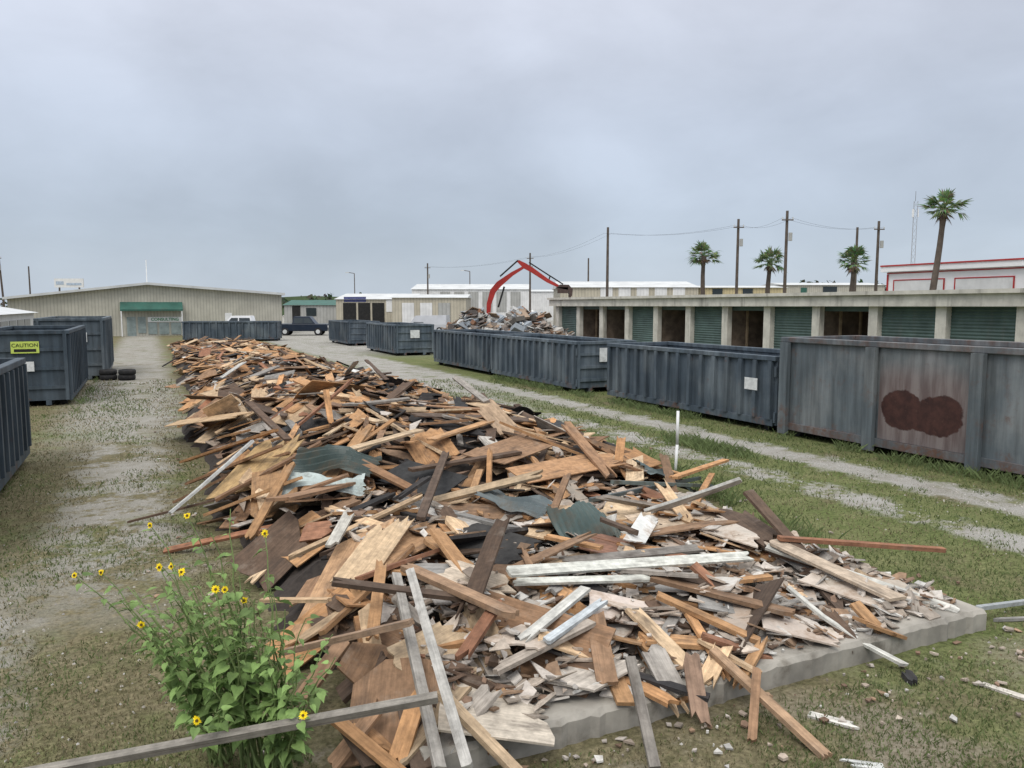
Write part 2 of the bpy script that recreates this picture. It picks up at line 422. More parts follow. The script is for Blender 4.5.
def chips_near(n):
    for _ in range(n):
        s=4.62+abs(rnd.gauss(0,2.3)); w=rnd.uniform(1.8,7.3)
        if s<10 and w<wr(s): chip(w,s,rnd.choice([.02,.03,.045,.07,.1,.14]),cj(rnd.choice(CH)),asp=rnd.choice([1,1,1.7]))
chips_near(2600)
for _ in range(1400):
    w,s=rndpos(9,30,0.2); chip(w,s,rnd.choice([.05,.1,.16,.22]),cj(rnd.choice(CH[2:6])),asp=rnd.choice([1,1.8]))
for _ in range(460):
    if rnd.random()<.45: s=4.42-abs(rnd.gauss(0,.45));w=rnd.uniform(1,8.0)
    else:
        s=rnd.uniform(4,30); w=rnd.choice([wl(s)-abs(rnd.gauss(0,.4)),wr(s)+.2+abs(rnd.gauss(0,.35))])
    chip(w,s,rnd.choice([.01,.015,.03,.05]),cj(rnd.choice(CH[1:])),0,.4)
# ---- individual pieces
CAP[0]=.5
ZONE=[(4.8,7.5,'at the near end of the pile'),(7.5,11,'in the near half of the pile'),(11,16,'across the middle of the pile'),(16,27,'along the far half of the pile')]
def ind_planks(n,z,big=1):
    s0,s1,zn=z
    for _ in range(n):
        w,s=rndpos(s0,s1,.5 if s0>8 else .8); key=pick(s,w); ln=rnd.uniform(.6,2.5)*(.66 if s<8 else 1)*big; wd=rnd.choice([.07,.09,.12,.14,.14,.19,.28])
        ya=yawf(w,s)
        steep=rnd.random()<.1
        if rnd.random()<.05 and s>9: w=wl(s)+rnd.uniform(0,.3); ya=rnd.gauss(0,.6); ln=min(ln,1.6)
        elif wr(s)-w<1 or w-wl(s)<.8: ln=min(ln,1.4)
        if s<5.8: ln=min(ln,.95)
        th=rnd.choice([.02,.038,.038])
        p1,p2=rest(w,s,ya,ln,.03,rnd.uniform(.25,.6) if steep else rnd.gauss(0,.04)); M=mat_between(p1,p2,rnd.gauss(0,.25),th/2)
        side='left' if w<wl(s)+(wr(s)-wl(s))*.38 else ('right' if w>wl(s)+(wr(s)-wl(s))*.68 else 'middle')
        size='long' if ln>1.6 else 'short'
        single('plank',boardgeo(ln,wd,th,.05+.045*ln,4,2,rnd.uniform(-.005,.008)*ln,rnd.uniform(-.2,.2)),M,pal(key),WOOD,
          f'{size} {key} splintered plank {zn}, {side} side',"plank",f'{size} {key} planks {zn}, {side} side')
        raise_(p1,p2,wd,th)
def ind_ply(n,s0,s1,zn,lmax):
    for i in range(n):
        w,s=rndpos(s0,s1,.7); lx=rnd.uniform(.5,lmax);ly=rnd.uniform(.35,.85)*min(1,lx); key=rnd.choice(['pale tan','orange brown','orange brown','mid brown','pale tan','dark brown'])
        ya=rnd.uniform(0,PI); p1,p2=rest(w,s,ya,lx,.08,rnd.gauss(0,.1)); M=mat_between(p1,p2,rnd.gauss(.05,.25),.03)
        single('plywood_sheet',sheetgeo(lx,ly,.015,.05,rnd.uniform(-.02,.04)),M,pal(key),WOOD,f'broken {key} plywood sheet lying {zn} of the lumber pile','plywood',f'{key} plywood pieces {zn} of the pile'); raise_(p1,p2,ly,.02)
def ind_felt(n):
    for i in range(n):
        w,s=rndpos(11,30,.8); lx=rnd.uniform(.5,1.4);ly=rnd.uniform(.3,.8)
        ya=rnd.uniform(0,PI); p1,p2=rest(w,s,ya,lx,.1,0); M=mat_between(p1,p2,rnd.gauss(0,.35),.03)
        single('roofing_felt',sheetgeo(lx,ly,.008,.2,rnd.uniform(.0,.1)),M,pal('charcoal'),FELT,'torn black roofing felt scrap tangled among the brown boards','roofing felt','black roofing felt scraps in the pile'); raise_(p1,p2,ly,.01)
def ind_gyp(n):
    for i in range(n):
        s=rnd.uniform(4.95,9.2); w=rnd.uniform(2.8,6.8); lx=rnd.uniform(.25,.95);ly=rnd.uniform(.5,.85)*min(.6,lx)
        ya=rnd.uniform(0,PI); p1,p2=rest(w,s,ya,lx,.05,0); M=mat_between(p1,p2,rnd.gauss(0,.14),.02)
        single('plasterboard_piece',sheetgeo(lx,ly,.013,.15,0),M,cj(rnd.choice([(.6,.57,.52),(.55,.46,.38),(.46,.4,.33),(.56,.5,.43)])),GYP,'broken off-white plasterboard piece scattered over the near end of the slab','plasterboard','plasterboard pieces near the slab end')
        raise_(p1,p2,ly,.015)
ind_felt(24); ind_planks(12,ZONE[3]); ind_ply(22,16,32,'along the far half',1.9); ind_planks(20,ZONE[2]); ind_gyp(24); ind_planks(22,ZONE[1]); ind_ply(20,9,16,'across the middle',1.5); ind_felt(14)
def hero(x1,y1,x2,y2,wd,th,key,label,name='plank',cat='plank',dz1=.05,dz2=.05,roll=0,jag=.04,col=None,mat=None,bend=0):
    p1=march(x1,y1,dz1);p2=march(x2,y2,dz2); ln=(p2-p1).length
    M=mat_between(p1,p2,roll,0)
    return single(name,boardgeo(ln,wd,th,jag,4,2,bend,0),M,col or pal(key),mat or WOOD,label,cat)
def herosheet(x1,y1,x2,y2,ly,key,label,dz1=.08,dz2=.08,roll=0,name='plywood_sheet',cat='plywood',mat=None,col=None,jag=.05,th=.016,bend=.0):
    p1=march(x1,y1,dz1);p2=march(x2,y2,dz2); ln=(p2-p1).length; ly*=.85
    o=single(name,sheetgeo(ln,ly,th,jag,bend),mat_between(p1,p2,roll,0),col or pal(key),mat or WOOD,label,cat); raise_(p1,p2,ly,.02); return o
def herometal(x1,y1,x2,y2,ly,col,label,dz1=.1,dz2=.1,roll=.5,bend=.03,per=.1,cross=False):
    p1=march(x1,y1,dz1);p2=march(x2,y2,dz2); ln=(p2-p1).length
    o=single('corrugated_sheet',corrgeo(ln,ly,.018,per,bend,cross),mat_between(p1,p2,roll,ly*.2),col,CORR,label,'metal sheet'); raise_(p1,p2,ly*.6,.02); return o
PB=dict(name='plasterboard_piece',cat='plasterboard',mat=GYP)
herosheet(312,645,372,520,.62,'orange brown','large orange brown plywood sheet sloping down toward the sunflowers',.1,.16,-.15,col=(.44,.27,.15))
herosheet(345,590,402,512,.42,'pale tan','pale tan plywood sheet propped beside the large orange brown one',.14,.2,.1,col=(.52,.38,.24))
herosheet(372,560,455,520,.5,'orange brown','stained plywood sheet behind the long grey double boards',.1,.12,.15,col=(.4,.24,.13))
herosheet(432,572,524,602,.75,'pale tan','pale buff plywood panel above the grey double boards',.16,.12,.12,col=(.54,.45,.35))
herosheet(440,700,560,716,.85,'pale tan','pale buff plywood sheet lying low at the bottom of the pile',.1,.1,.05,col=(.5,.44,.36))
herosheet(560,690,625,655,.45,'pale tan','small pale board patch beside the grey upright plank',.1,.1,0,col=(.48,.43,.37))
herosheet(228,500,290,432,.95,'orange brown','wide yellowish tongue-and-groove panel leaning on the left flank of the pile',.2,.36,-.1,col=(.46,.31,.15))
herosheet(168,424,262,412,.7,'pale tan','light tan plywood sheet jutting out at the left edge of the pile',.3,.3,.2,col=(.48,.33,.19))
herosheet(476,462,548,436,.7,'mid brown','brown plywood sheet raised on the right crest of the pile',.26,.26,.25,col=(.28,.17,.1))
herosheet(516,476,622,456,.6,'reddish brown','rusty brown plywood panel tilted on the right flank',.2,.24,.25,col=(.42,.24,.125))
herosheet(482,402,512,434,.45,'pale tan','tan plywood scrap standing on edge at the far right crest',.45,.15,.6,col=(.46,.33,.22))
herosheet(560,534,636,552,.5,'reddish brown','dark reddish panel below the green corrugated sheet',.12,.12,.15,col=(.24,.13,.09))
herosheet(700,520,775,542,.7,'pale tan','pale plasterboard slab at the right edge behind the siding',.12,.1,.05,col=(.56,.5,.43),**PB)
herosheet(638,524,716,510,.6,'pale tan','tan fibreboard slab in front of the metal frame pieces',.14,.12,.15,col=(.52,.41,.3))
herosheet(632,545,650,516,.26,'pale tan','bright white plasterboard slab upright right of the corrugated sheet',.2,.24,.4,col=(.64,.64,.61),**PB)
herosheet(808,574,905,606,.6,'pale tan','large buff plaster slab on the right shoulder beside the white-edged plank',.12,.1,0,col=(.52,.45,.38),**PB)
herosheet(590,602,670,620,.55,'pale tan','pale pinkish plaster slab in the centre of the white rubble',.1,.1,.1,col=(.56,.48,.42),**PB)
herosheet(500,650,560,624,.5,'pale tan','buff plaster slab left of the white rubble',.12,.1,0,col=(.5,.43,.36),**PB)
herosheet(692,590,762,604,.5,'pale tan','pale plaster slab right of the centre in front of the siding',.1,.1,0,col=(.56,.51,.45),**PB)
herosheet(762,620,845,640,.45,'pale tan','pale pinkish slab near the right front edge of the slab',.08,.07,0,col=(.5,.43,.37),**PB)
herosheet(392,470,455,488,.8,'dark','blackened roof panel in the middle of the pile',.2,.2,.25,name='roofing_felt',cat='roofing felt',mat=FELT,col=(.035,.035,.035))
herosheet(452,532,530,556,.7,'dark','black felt-covered panel left of the centre corrugated sheet',.12,.12,.2,name='roofing_felt',cat='roofing felt',mat=FELT,col=(.04,.038,.036))
herometal(286,490,362,484,.36,(.42,.48,.46),'pale grey-green corrugated sheet buckled on the left of the pile',.18,.22,.4,.05)
herometal(292,468,372,464,.45,(.045,.065,.06),'dark green corrugated sheet behind the pale buckled one',.24,.28,.6,.05)
herometal(556,538,622,526,.52,(.06,.092,.086),'dark green corrugated sheet standing in the centre right of the pile',.16,.2,.7,.04,.085,True)
herometal(480,500,545,510,.32,(.10,.125,.13),'grey corrugated strip lying left of the centre sheet',.14,.14,.3,.04,.09)
herometal(638,474,692,484,.42,(.11,.14,.138),'grey-green corrugated sheet on the right slope by the white pipe',.12,.1,.35,.04,.09)
ind_planks(22,ZONE[3]);ind_planks(34,ZONE[2]); ind_planks(50,ZONE[1]); ind_ply(10,5.2,9.5,'at the near end',.9); ind_planks(28,ZONE[0]); ind_gyp(34); ind_planks(26,ZONE[0])
chips_near(900)
for i in range(26):
    w=rnd.uniform(.9,4.4) if i<20 else rnd.uniform(4.4,6.6); key=pick(5,w+2); ln=rnd.uniform(.4,1.0) if i<20 else rnd.uniform(.3,.55)
    ya=PI/2+rnd.gauss(0,.7); d=Vector((math.cos(ya),math.sin(ya),0)); c0=Vector((w,4.6+rnd.uniform(-.1,.3),0)); p1=c0-d*ln*.5; p2=c0+d*ln*.5
    p1.z=rnd.uniform(.03,.22); p2.z=.25+rnd.uniform(0,.16)
    single('plank',boardgeo(ln,rnd.choice([.09,.14,.14,.2]),.03,.08,4,2,0,0),mat_between(p1,p2,rnd.gauss(0,.15)),pal(key),WOOD,f'short {key} plank overhanging the near edge of the concrete slab','plank',f'{key} planks overhanging the near slab edge')
# ---- hero planks on top
hero(505,572,752,556,.14,.025,'white painted','long white siding board across the right of the pile',dz1=.14,dz2=.16,roll=.35,jag=.03,col=(.6,.6,.54))
hero(512,582,650,578,.10,.025,'white painted','lower white siding board just in front of the long one',dz1=.12,dz2=.12,roll=.2,jag=.06,col=(.56,.56,.5))
hero(560,562,700,548,.14,.03,'weathered grey','weathered grey board tucked behind the white siding',dz1=.12,dz2=.12,roll=.2)
hero(766,546,960,612,.11,.03,'white painted','white-edged plank running down to the slab corner',dz1=.2,dz2=.14,jag=.02,col=(.52,.51,.46),roll=.25)
hero(778,538,945,550,.09,.045,'reddish brown','reddish brown beam sticking out past the right side of the pile',dz1=.25,dz2=.35,jag=.01)
hero(770,552,985,614,.1,.04,'dark brown','dark plank lying under the white-edged plank at the right',dz1=.12,dz2=.08)
hero(770,540,900,600,.2,.03,'pale tan','flat tan plank on the right shoulder of the pile',dz1=.14,dz2=.1,col=(.46,.37,.28))
hero(785,592,905,672,.06,.025,'white painted','off-white lath bent down over the slab edge',dz1=.15,dz2=.03,jag=.02,bend=.06,col=(.56,.55,.5))
hero(650,577,795,614,.13,.04,'mid brown','brown plank in front of the white siding',dz1=.14,dz2=.12)
hero(655,594,760,642,.1,.04,'orange brown','orange brown plank crossing the white rubble',dz1=.12,dz2=.1)
hero(700,635,790,665,.1,.04,'reddish brown','reddish plank near the slab front edge',dz1=.1,dz2=.08)
hero(712,650,828,758,.085,.04,'orange brown','long tan plank hanging off the slab onto the grass',dz1=.16,dz2=.02,jag=.01,col=(.38,.25,.155))
hero(757,668,752,742,.065,.035,'mid brown','short tan stake leaning on the slab edge',dz1=.33,dz2=.02,jag=.01)
hero(690,652,702,728,.13,.03,'mid brown','wide brown board propped on the slab front',dz1=.24,dz2=.04,col=(.28,.185,.13))
hero(630,657,655,768,.075,.035,'weathered grey','weathered grey plank standing at the bottom centre',dz1=.32,dz2=.05,jag=.01,col=(.22,.2,.175))
hero(594,612,608,686,.16,.03,'mid brown','short brown board beside the white rubble',dz1=.16,dz2=.12)
hero(640,640,690,690,.1,.03,'orange brown','orange board angled toward the slab front',dz1=.12,dz2=.1)
hero(545,642,605,600,.08,.03,'white painted','pale blue-white lath left of the white rubble',dz1=.14,dz2=.16,col=(.46,.49,.5))
hero(492,672,592,622,.1,.035,'weathered grey','long grey-brown board pointing at the short brown board',dz1=.14,dz2=.16,col=(.36,.31,.26))
hero(520,642,586,588,.1,.03,'white painted','white board with peeling paint in the centre',dz1=.14,dz2=.18,col=(.5,.49,.45))
hero(404,566,516,616,.12,.05,'mid brown','heavy brown board with dark end over the buff panel',dz1=.28,dz2=.28,jag=.03,col=(.31,.2,.125))
hero(396,574,440,770,.075,.04,'weathered grey','left board of the long pale grey pair',dz1=.42,dz2=.3,jag=.01,col=(.32,.3,.27),roll=-.2)
hero(410,570,468,768,.07,.04,'weathered grey','right board of the long pale grey pair',dz1=.45,dz2=.4,jag=.01,col=(.39,.375,.345),roll=.3)
hero(438,690,520,775,.085,.04,'pale tan','tan plank in the bottom foreground beside the grey pair',dz1=.25,dz2=.12,jag=.01,col=(.46,.34,.22))
hero(284,652,412,622,.06,.045,'mid brown','brown batten lying across the left foreground',dz1=.36,dz2=.42,jag=.01,col=(.31,.21,.14))
hero(262,600,330,600,.07,.03,'pale tan','short tan batten sticking out above the sunflowers',dz1=.45,dz2=.3,jag=.01)
p1=G(15,776,.3);p2=G(438,697,.62)
p1=Vector((*ws(p1.x,p1.y),.3));p2=Vector((*ws(p2.x,p2.y),.62))
single('timber_post',boardgeo((p2-p1).length,.055,.05,.01,3,2,0,0),mat_between(p1,p2,.3),(.24,.22,.19),WOOD,'long weathered grey post crossing the bottom left corner','timber post')
hero(372,640,382,560,.1,.03,'orange brown','narrow orange board left of the grey pair',dz1=.18,dz2=.26)
hero(300,700,345,640,.14,.03,'mid brown','brown board behind the sunflower leaves',dz1=.16,dz2=.2)
hero(395,768,420,690,.13,.03,'orange brown','orange board at the bottom edge left of the grey pair',dz1=.12,dz2=.2)
hero(330,768,385,700,.12,.03,'mid brown','brown board at the bottom edge right of the sunflowers',dz1=.12,dz2=.22)
hero(345,725,372,768,.1,.03,'dark brown','dark board end under the weathered post',dz1=.18,dz2=.1)
hero(460,660,500,600,.1,.04,'reddish brown','red-brown stud right of the grey pair',dz1=.18,dz2=.22)
hero(215,500,322,442,.14,.04,'mid brown','long brown joist on the left flank above the leaning panel',dz1=.3,dz2=.4)
hero(205,515,300,478,.12,.04,'orange brown','lower orange joist jutting out at the left flank',dz1=.22,dz2=.35)
hero(248,540,292,462,.12,.04,'orange brown','orange plank propped steeply on the left flank',dz1=.12,dz2=.45)
hero(182,462,276,430,.12,.04,'orange brown','tan joist reaching out left of the pile',dz1=.3,dz2=.4)
hero(186,484,280,446,.12,.04,'mid brown','brown joist just below the tan one reaching left',dz1=.3,dz2=.4)
hero(128,522,215,500,.05,.03,'dark brown','thin dark lath lying out on the grass at the left',dz1=.05,dz2=.2)
hero(248,402,288,440,.12,.04,'dark brown','dark stud standing up from the left crest',dz1=.7,dz2=.2)
hero(326,390,331,425,.1,.04,'orange brown','orange stub standing upright on the crest',dz1=.55,dz2=.1)
hero(366,360,392,385,.12,.04,'dark brown','dark broken stud tip at the highest far crest',dz1=.4,dz2=.1)
hero(420,520,446,452,.1,.04,'dark brown','dark stud leaning in the middle of the pile',dz1=.1,dz2=.4)
hero(470,500,480,470,.09,.04,'orange brown','short orange stub in the middle of the pile',dz1=.1,dz2=.3)
hero(552,514,568,474,.09,.04,'mid brown','brown stud leaning above the corrugated sheet',dz1=.1,dz2=.35)
hero(545,536,602,548,.1,.035,'orange brown','orange board lying over the foot of the centre green sheet',dz1=.2,dz2=.2)
hero(598,518,640,534,.08,.035,'dark brown','dark batten across the corner of the centre green sheet',dz1=.25,dz2=.22)
hero(300,492,350,474,.1,.035,'mid brown','brown board lying over the buckled pale sheet',dz1=.28,dz2=.34)
hero(590,500,700,478,.05,.05,'dark brown','dark metal stud across the right slope',name='metal_stud',cat='metal stud',dz1=.2,dz2=.25,jag=0,col=(.08,.1,.1),mat=CORR)
hero(612,482,712,486,.05,.05,'dark brown','grey-green metal stud ending at the short tan stub',name='metal_stud',cat='metal stud',dz1=.25,dz2=.2,jag=0,col=(.14,.17,.16),mat=CORR)
hero(672,478,726,460,.12,.04,'orange brown','tan plank pointing right behind the white pipe',dz1=.15,dz2=.38)
hero(694,506,712,474,.09,.04,'orange brown','short tan stub standing on the right edge of the pile',dz1=.02,dz2=.32)
hero(410,470,520,452,.14,.04,'dark brown','dark plank lying along the middle crest',dz1=.22,dz2=.22)
hero(340,452,420,430,.18,.03,'pale tan','wide pale tan board lying on the crest behind the green sheet',dz1=.25,dz2=.25)
hero(330,548,350,512,.12,.03,'white painted','pale scrap board at the left of the orange sheet',dz1=.2,dz2=.2,col=(.44,.42,.37))
hero(430,440,500,418,.18,.03,'orange brown','wide orange board near the far right crest',dz1=.22,dz2=.22)
pg=G(675,478); pt=atY(678,411,pg.y+.05)
mm=MB().path([pg,pg.lerp(pt,.5)+Vector((.012,0,0)),pt],.026,10,(.8,.8,.78)); o=mm.build('white_pipe',WHITE,None,True); tag(o,'white plastic pipe standing upright at the right edge of the pile','pipe')
hero(982,684,1040,703,.07,.02,'white painted','white trim board on the grass at the right edge',dz1=.02,dz2=.02)
hero(808,714,862,728,.08,.02,'white painted','white broken trim piece on the grass below the slab',dz1=.02,dz2=.02,jag=.1)
hero(838,762,884,768,.08,.02,'white painted','white scrap at the bottom edge of the grass',dz1=.02,dz2=.02,jag=.08)
hero(978,608,1040,600,.05,.04,'weathered grey','grey metal strip on the grass beyond the slab corner',name='metal_strip',cat='metal strip',dz1=.05,dz2=.05,jag=0,mat=CORR,col=(.35,.37,.38))
hero(990,620,1040,618,.04,.03,'weathered grey','thin grey lath in front of the metal strip at the right',dz1=.03,dz2=.03)
hero(905,672,915,684,.09,.05,'charcoal','charred block lying at the end of the bent lath',dz1=.05,dz2=.03)
o=mb.build('loose_boards',WOOD); o.rotation_euler=(0,0,A); tag(o,'countless smaller broken boards making up the long lumber pile','debris',kind='stuff')
o=ch.build('debris_chips',CHIP); o.rotation_euler=(0,0,A); tag(o,'small plaster and wood chips strewn over the pile and slab','debris',kind='stuff')
# ---------------------------------------------------------------- dumpsters
def dumpster(label,w0,s0,ln,wd,ht,mat,nrib=13,rot=A,posts=None,loc=None,group=None,railmat=None):
    r=thing('roll_off_dumpster',label,'dumpster',loc if loc is not None else L(w0,s0),rot,group)
    z0=.18;t_=.04
    b=MB(); b.box(0,wd,0,ln,z0,z0+.05)
    b.box(0,t_,t_,ln-t_,z0+.05,ht-.1); b.box(wd-t_,wd,t_,ln-t_,z0+.05,ht-.1); b.box(0,wd,ln-t_,ln,z0+.05,ht-.1); b.build('body',mat,r)
    d=MB(); d.box(.02,wd-.02,0,t_,z0+.05,ht-.12); d.build('end_door',mat,r)
    for k,zz in enumerate((.25,.5,.75)): MB().box(.1,wd-.1,-.05,-.002,ht*zz-.05,ht*zz+.05).build('door_brace',mat,r)
    for x in (0.0,wd-.1): MB().box(x,x+.1,-.07,-.003,z0,ht-.1).build('corner_post',mat,r)
    for y in (.25,ht-.5):
        MB().tube((-.04,-.05,y),(-.04,-.05,y+.25),.035).build('hinge',mat,r)
    tr=MB(); tr.box(-.08,.08,-.06,ln+.04,ht-.12,ht); tr.box(wd-.08,wd+.08,-.06,ln+.04,ht-.12,ht); tr.box(.08,wd-.08,-.06,.04,ht-.12,ht); tr.box(.08,wd-.08,ln-.06,ln+.04,ht-.12,ht); tr.build('top_rail',railmat or mat,r,bevel=.015)
    br=MB(); br.box(-.06,-.003,0,ln,z0-.02,z0+.14); br.box(wd+.003,wd+.06,0,ln,z0-.02,z0+.14); br.box(.5,.65,0,ln,.03,z0-.003); br.box(wd-.65,wd-.5,0,ln,.03,z0-.003); br.build('bottom_rail',railmat or mat,r)
    ys=posts or [.05+(ln-.2)*i/(nrib-1) for i in range(nrib)]; pw=.24 if posts else .12; dp=.17 if posts else .1
    for y in ys:
        for x0,x1,sg in((-dp,-.003,1),(wd+.003,wd+dp,-1)):
            zb=.06 if posts else z0+.142
            if posts and x0<0: x1=-.062
            if posts and x0>0: x0=wd+.062
            MB().box(x0,x1,y,y+pw,zb,ht-.122).build('side_rib',mat,r)
    for x in(.2,wd-.2):
        for y in(.35,ln-.4): MB().tube((x-.09,y,.11),(x+.09,y,.11),.11,.11,14).build('wheel',RUBBER,r)
    return r
BL1=M_steel('dumpster paint blue grey',(.075,.098,.12),.9,(.165,.19,.205),.65)
BL2=M_steel('dumpster paint slate',(.075,.095,.11),.8,(.17,.19,.2),.6)
BL3=M_steel('dumpster paint faded',(.105,.125,.137),1.5,(.195,.205,.205),.7)
BLR=M_steel('rusty rail paint',(.10,.115,.125),2.6,(.19,.19,.19),.7)
BL4=M_steel('dumpster paint weathered blue',(.062,.082,.103),.9,(.145,.168,.182),.7)
BL5=M_steel('dumpster paint deep',(.045,.062,.078),.6,(.1,.12,.135),.5)
WHL=M_plain('white decal',(.62,.63,.62),.6,0,6,.2,(.2,.2,.2),.4)
dn=dumpster('tall faded grey dumpster with a big rust stain, nearest on the right',13.8,6.0,7.9,2.4,2.36,BL3,4,posts=[.5,2.9,5.2,7.62],railmat=BLR)
t=NT('rust stained panel'); co=t.coord(); sp=t.new('ShaderNodeSeparateXYZ'); t.l.new(co,sp.inputs[0])
n=t.noise(co,1.6,5,.5); n_b=t.noise(co,4.5,5,.6); nf=t.noise(co,12,5,.6); st=t.noise(t.map(co,(1,3,.3)),1.8,6,.6); n_c=t.noise(co,3.4,6,.6)
def blob(cy,cz,ry,rz):
    a=t.math('POWER',t.math('ABSOLUTE',t.math('DIVIDE',t.math('SUBTRACT',sp.outputs[1],cy),ry)),2.2); b=t.math('POWER',t.math('ABSOLUTE',t.math('DIVIDE',t.math('SUBTRACT',sp.outputs[2],cz),rz)),2.2)
    return t.math('SUBTRACT',1,t.math('ADD',a,b))
d=t.math('MAXIMUM',blob(4.62,.98,.5,.42),blob(3.8,.98,.52,.42)); d=t.math('MAXIMUM',d,blob(4.2,.9,.7,.28))
d=t.math('ADD',d,t.math('ADD',t.math('MULTIPLY_ADD',n,.7,-.35),t.math('MULTIPLY_ADD',n_c,1.1,-.55)))
halo=t.step(t.math('ADD',d,t.math('MULTIPLY',st,2)),-6,1.0,0,.95)
c=t.mix(t.step(n,.35,.7),(.13,.145,.15),(.2,.2,.2)); c=t.mix(1,c,t.step(st,.3,.7,.7,1.25),'MULTIPLY')
c=t.mix(halo,c,t.mix(t.step(st,.35,.65),(.125,.09,.085),(.215,.18,.17))); c=t.mix(t.step(d,-.02,.15),c,t.mix(t.step(n_b,.3,.7),(.036,.016,.014),(.07,.03,.024)))
c=t.mix(t.math('MULTIPLY',t.step(nf,.6,.7),.25),c,(.12,.065,.045))
t.bump(nf,.05,.005)
RUST=t.done(c,.7)
MB().box(-.012,-.003,3.16,5.18,.33,2.23).build('stained_side_panel',RUST,dn)
d2=dumpster('dark blue ribbed dumpster directly beyond the rust-stained one',13.8,14.15,7.5,2.4,1.88,BL4,15)
d3=dumpster('blue grey ribbed dumpster with a white notice, third from the right',13.7,23.6,7.4,2.4,1.85,BL1,15)
d4=dumpster('ribbed blue dumpster fourth along the right row',13.8,31.5,7.3,2.4,1.85,BL4,15)
d5=dumpster('ribbed dumpster fifth along the right row beyond the gap',13.9,46.2,6.9,2.4,1.95,BL1,13)
d6=dumpster('farthest ribbed dumpster of the right row',14.1,59.5,6.9,2.4,1.9,BL4,13)
def decal(par,x0,x1,z0,z1,mat=WHL,name='notice_label'):
    MB().box(x0,x1,-.062,-.055,z0,z1).build(name,mat,par)
for q in(d3,d5): decal(q,.9,1.5,1.1,1.6)
MB().box(-.111,-.102,.5,.95,1.0,1.3).build('notice_label',WHL,d2)
YG=M_plain('yellow green decal',(.5,.6,.12),.6,0,5,.15,dirtamt=.2)
BLK=M_plain('black ink',(.012,.012,.012),.6,bump=0)
GRN=M_plain('green ink',(.03,.22,.09),.6,bump=0)
def text(body,size,mat,parent,loc,rot=(PI/2,0,0),name='lettering',off=0):
    cu=bpy.data.curves.new('t','FONT'); cu.body=body; cu.size=size; cu.extrude=.004; cu.align_x='CENTER'; cu.align_y='CENTER'; cu.offset=off
    o=bpy.data.objects.new('t',cu); C.objects.link(o); dg=bpy.context.evaluated_depsgraph_get()
    me=bpy.data.meshes.new_from_object(o.evaluated_get(dg)); bpy.data.objects.remove(o)
    me.materials.clear(); me.materials.append(mat)
    q=bpy.data.objects.new(name,me); C.objects.link(q); q.parent=parent; q.location=loc; q.rotation_euler=rot; return q
e1=dumpster('dark dumpster with a yellow caution sticker at the left edge',-4.7,27.6,7.0,2.4,2.35,BL5,12)
MB().box(.92,1.66,-.066,-.056,1.66,2.02).build('caution_sticker',YG,e1); text('CAUTION',.155,BLK,e1,(1.29,-.069,1.9))
MB().box(1.0,1.58,-.07,-.067,1.7,1.79).build('sticker_line',BLK,e1)
decal(e1,.95,1.5,1.1,1.4)
e2=dumpster('taller dark dumpster behind the caution one',-4.1,36.6,7.0,2.4,2.6,BL2,12); decal(e2,1.2,1.8,1.6,2.0)
dumpster('dark blue dumpster cut off by the left frame edge',-4.7,10.9,7.0,2.4,2.08,BL5,14)
P=G(277,341); dumpster('far ribbed dumpster broadside in front of the beige hall',0,0,8.0,2.2,1.75,BL4,15,rot=R(97),loc=P)
# tyres
tyx=G(118,380)
for i in range(4):
    m=MB(); n=20
    z=.12+.22*(i%2); ox=(i//2)*.72
    vs=[];fs=[]
    prof=[(.2,-.1),(.3,-.11),(.34,-.06),(.34,.06),(.3,.11),(.2,.1)]
    for k in range(n):
        a=2*PI*k/n
        for r_,h_ in prof: vs.append((math.cos(a)*r_,math.sin(a)*r_,h_))
    k6=len(prof)
    for k in range(n):
        for j in range(k6): fs.append((k*k6+j,((k+1)%n)*k6+j,((k+1)%n)*k6+(j+1)%k6,k*k6+(j+1)%k6))
    m.add(vs,fs); o=m.build('old_tyre',RUBBER,None,True); o.location=tyx+Vector((ox-.35+rnd.uniform(-.05,.05),0,z)); 
    tag(o,['lower left tyre of the stack by the dark dumpsters','upper left tyre of the stack by the dark dumpsters','lower right tyre of the stack by the dark dumpsters','upper right tyre of the stack by the dark dumpsters'][i],'tyre','tyres stacked by the left dumpsters')
# ---------------------------------------------------------------- storage building
STC=M_plain('stained stucco',(.55,.525,.465),.9,0,1.6,.2,(.14,.13,.115),.8,True)
GD=M_plain('grey green roll door',(.075,.115,.105),.5,0,1.5,.25,(.12,.12,.11),.4,True)
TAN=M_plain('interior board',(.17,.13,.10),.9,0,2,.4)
sb=thing('storage_building','long concrete storage row with green roll-up doors behind the right dumpsters','building',L(27.4,0),A)
S0=16.6;DS=3.05;sa=S0-DS*4-.2;sz=S0+DS*11.2; TP=3.08
MB().box(-.25,12,sa-.2,sz+.2,TP,3.64).build('roof_fascia',STC,sb)
MB().box(-.4,-.253,sa-.25,sz+.25,3.55,3.7).build('coping',STC,sb)
MB().box(-.6,12,sa,sz,-.02,.25).build('floor_slab',CONC,sb)
MB().box(11.7,11.9,sa,sz,.25,TP).build('back_wall',TAN,sb)
kinds={0:'d',1:'d',2:'o',3:'d',4:'o',5:'d',6:'o',7:'d',8:'o',9:'o',10:'d'}
STUDS=M_plain('bare stud timber',(.4,.3,.2),.9,0,2,.3)
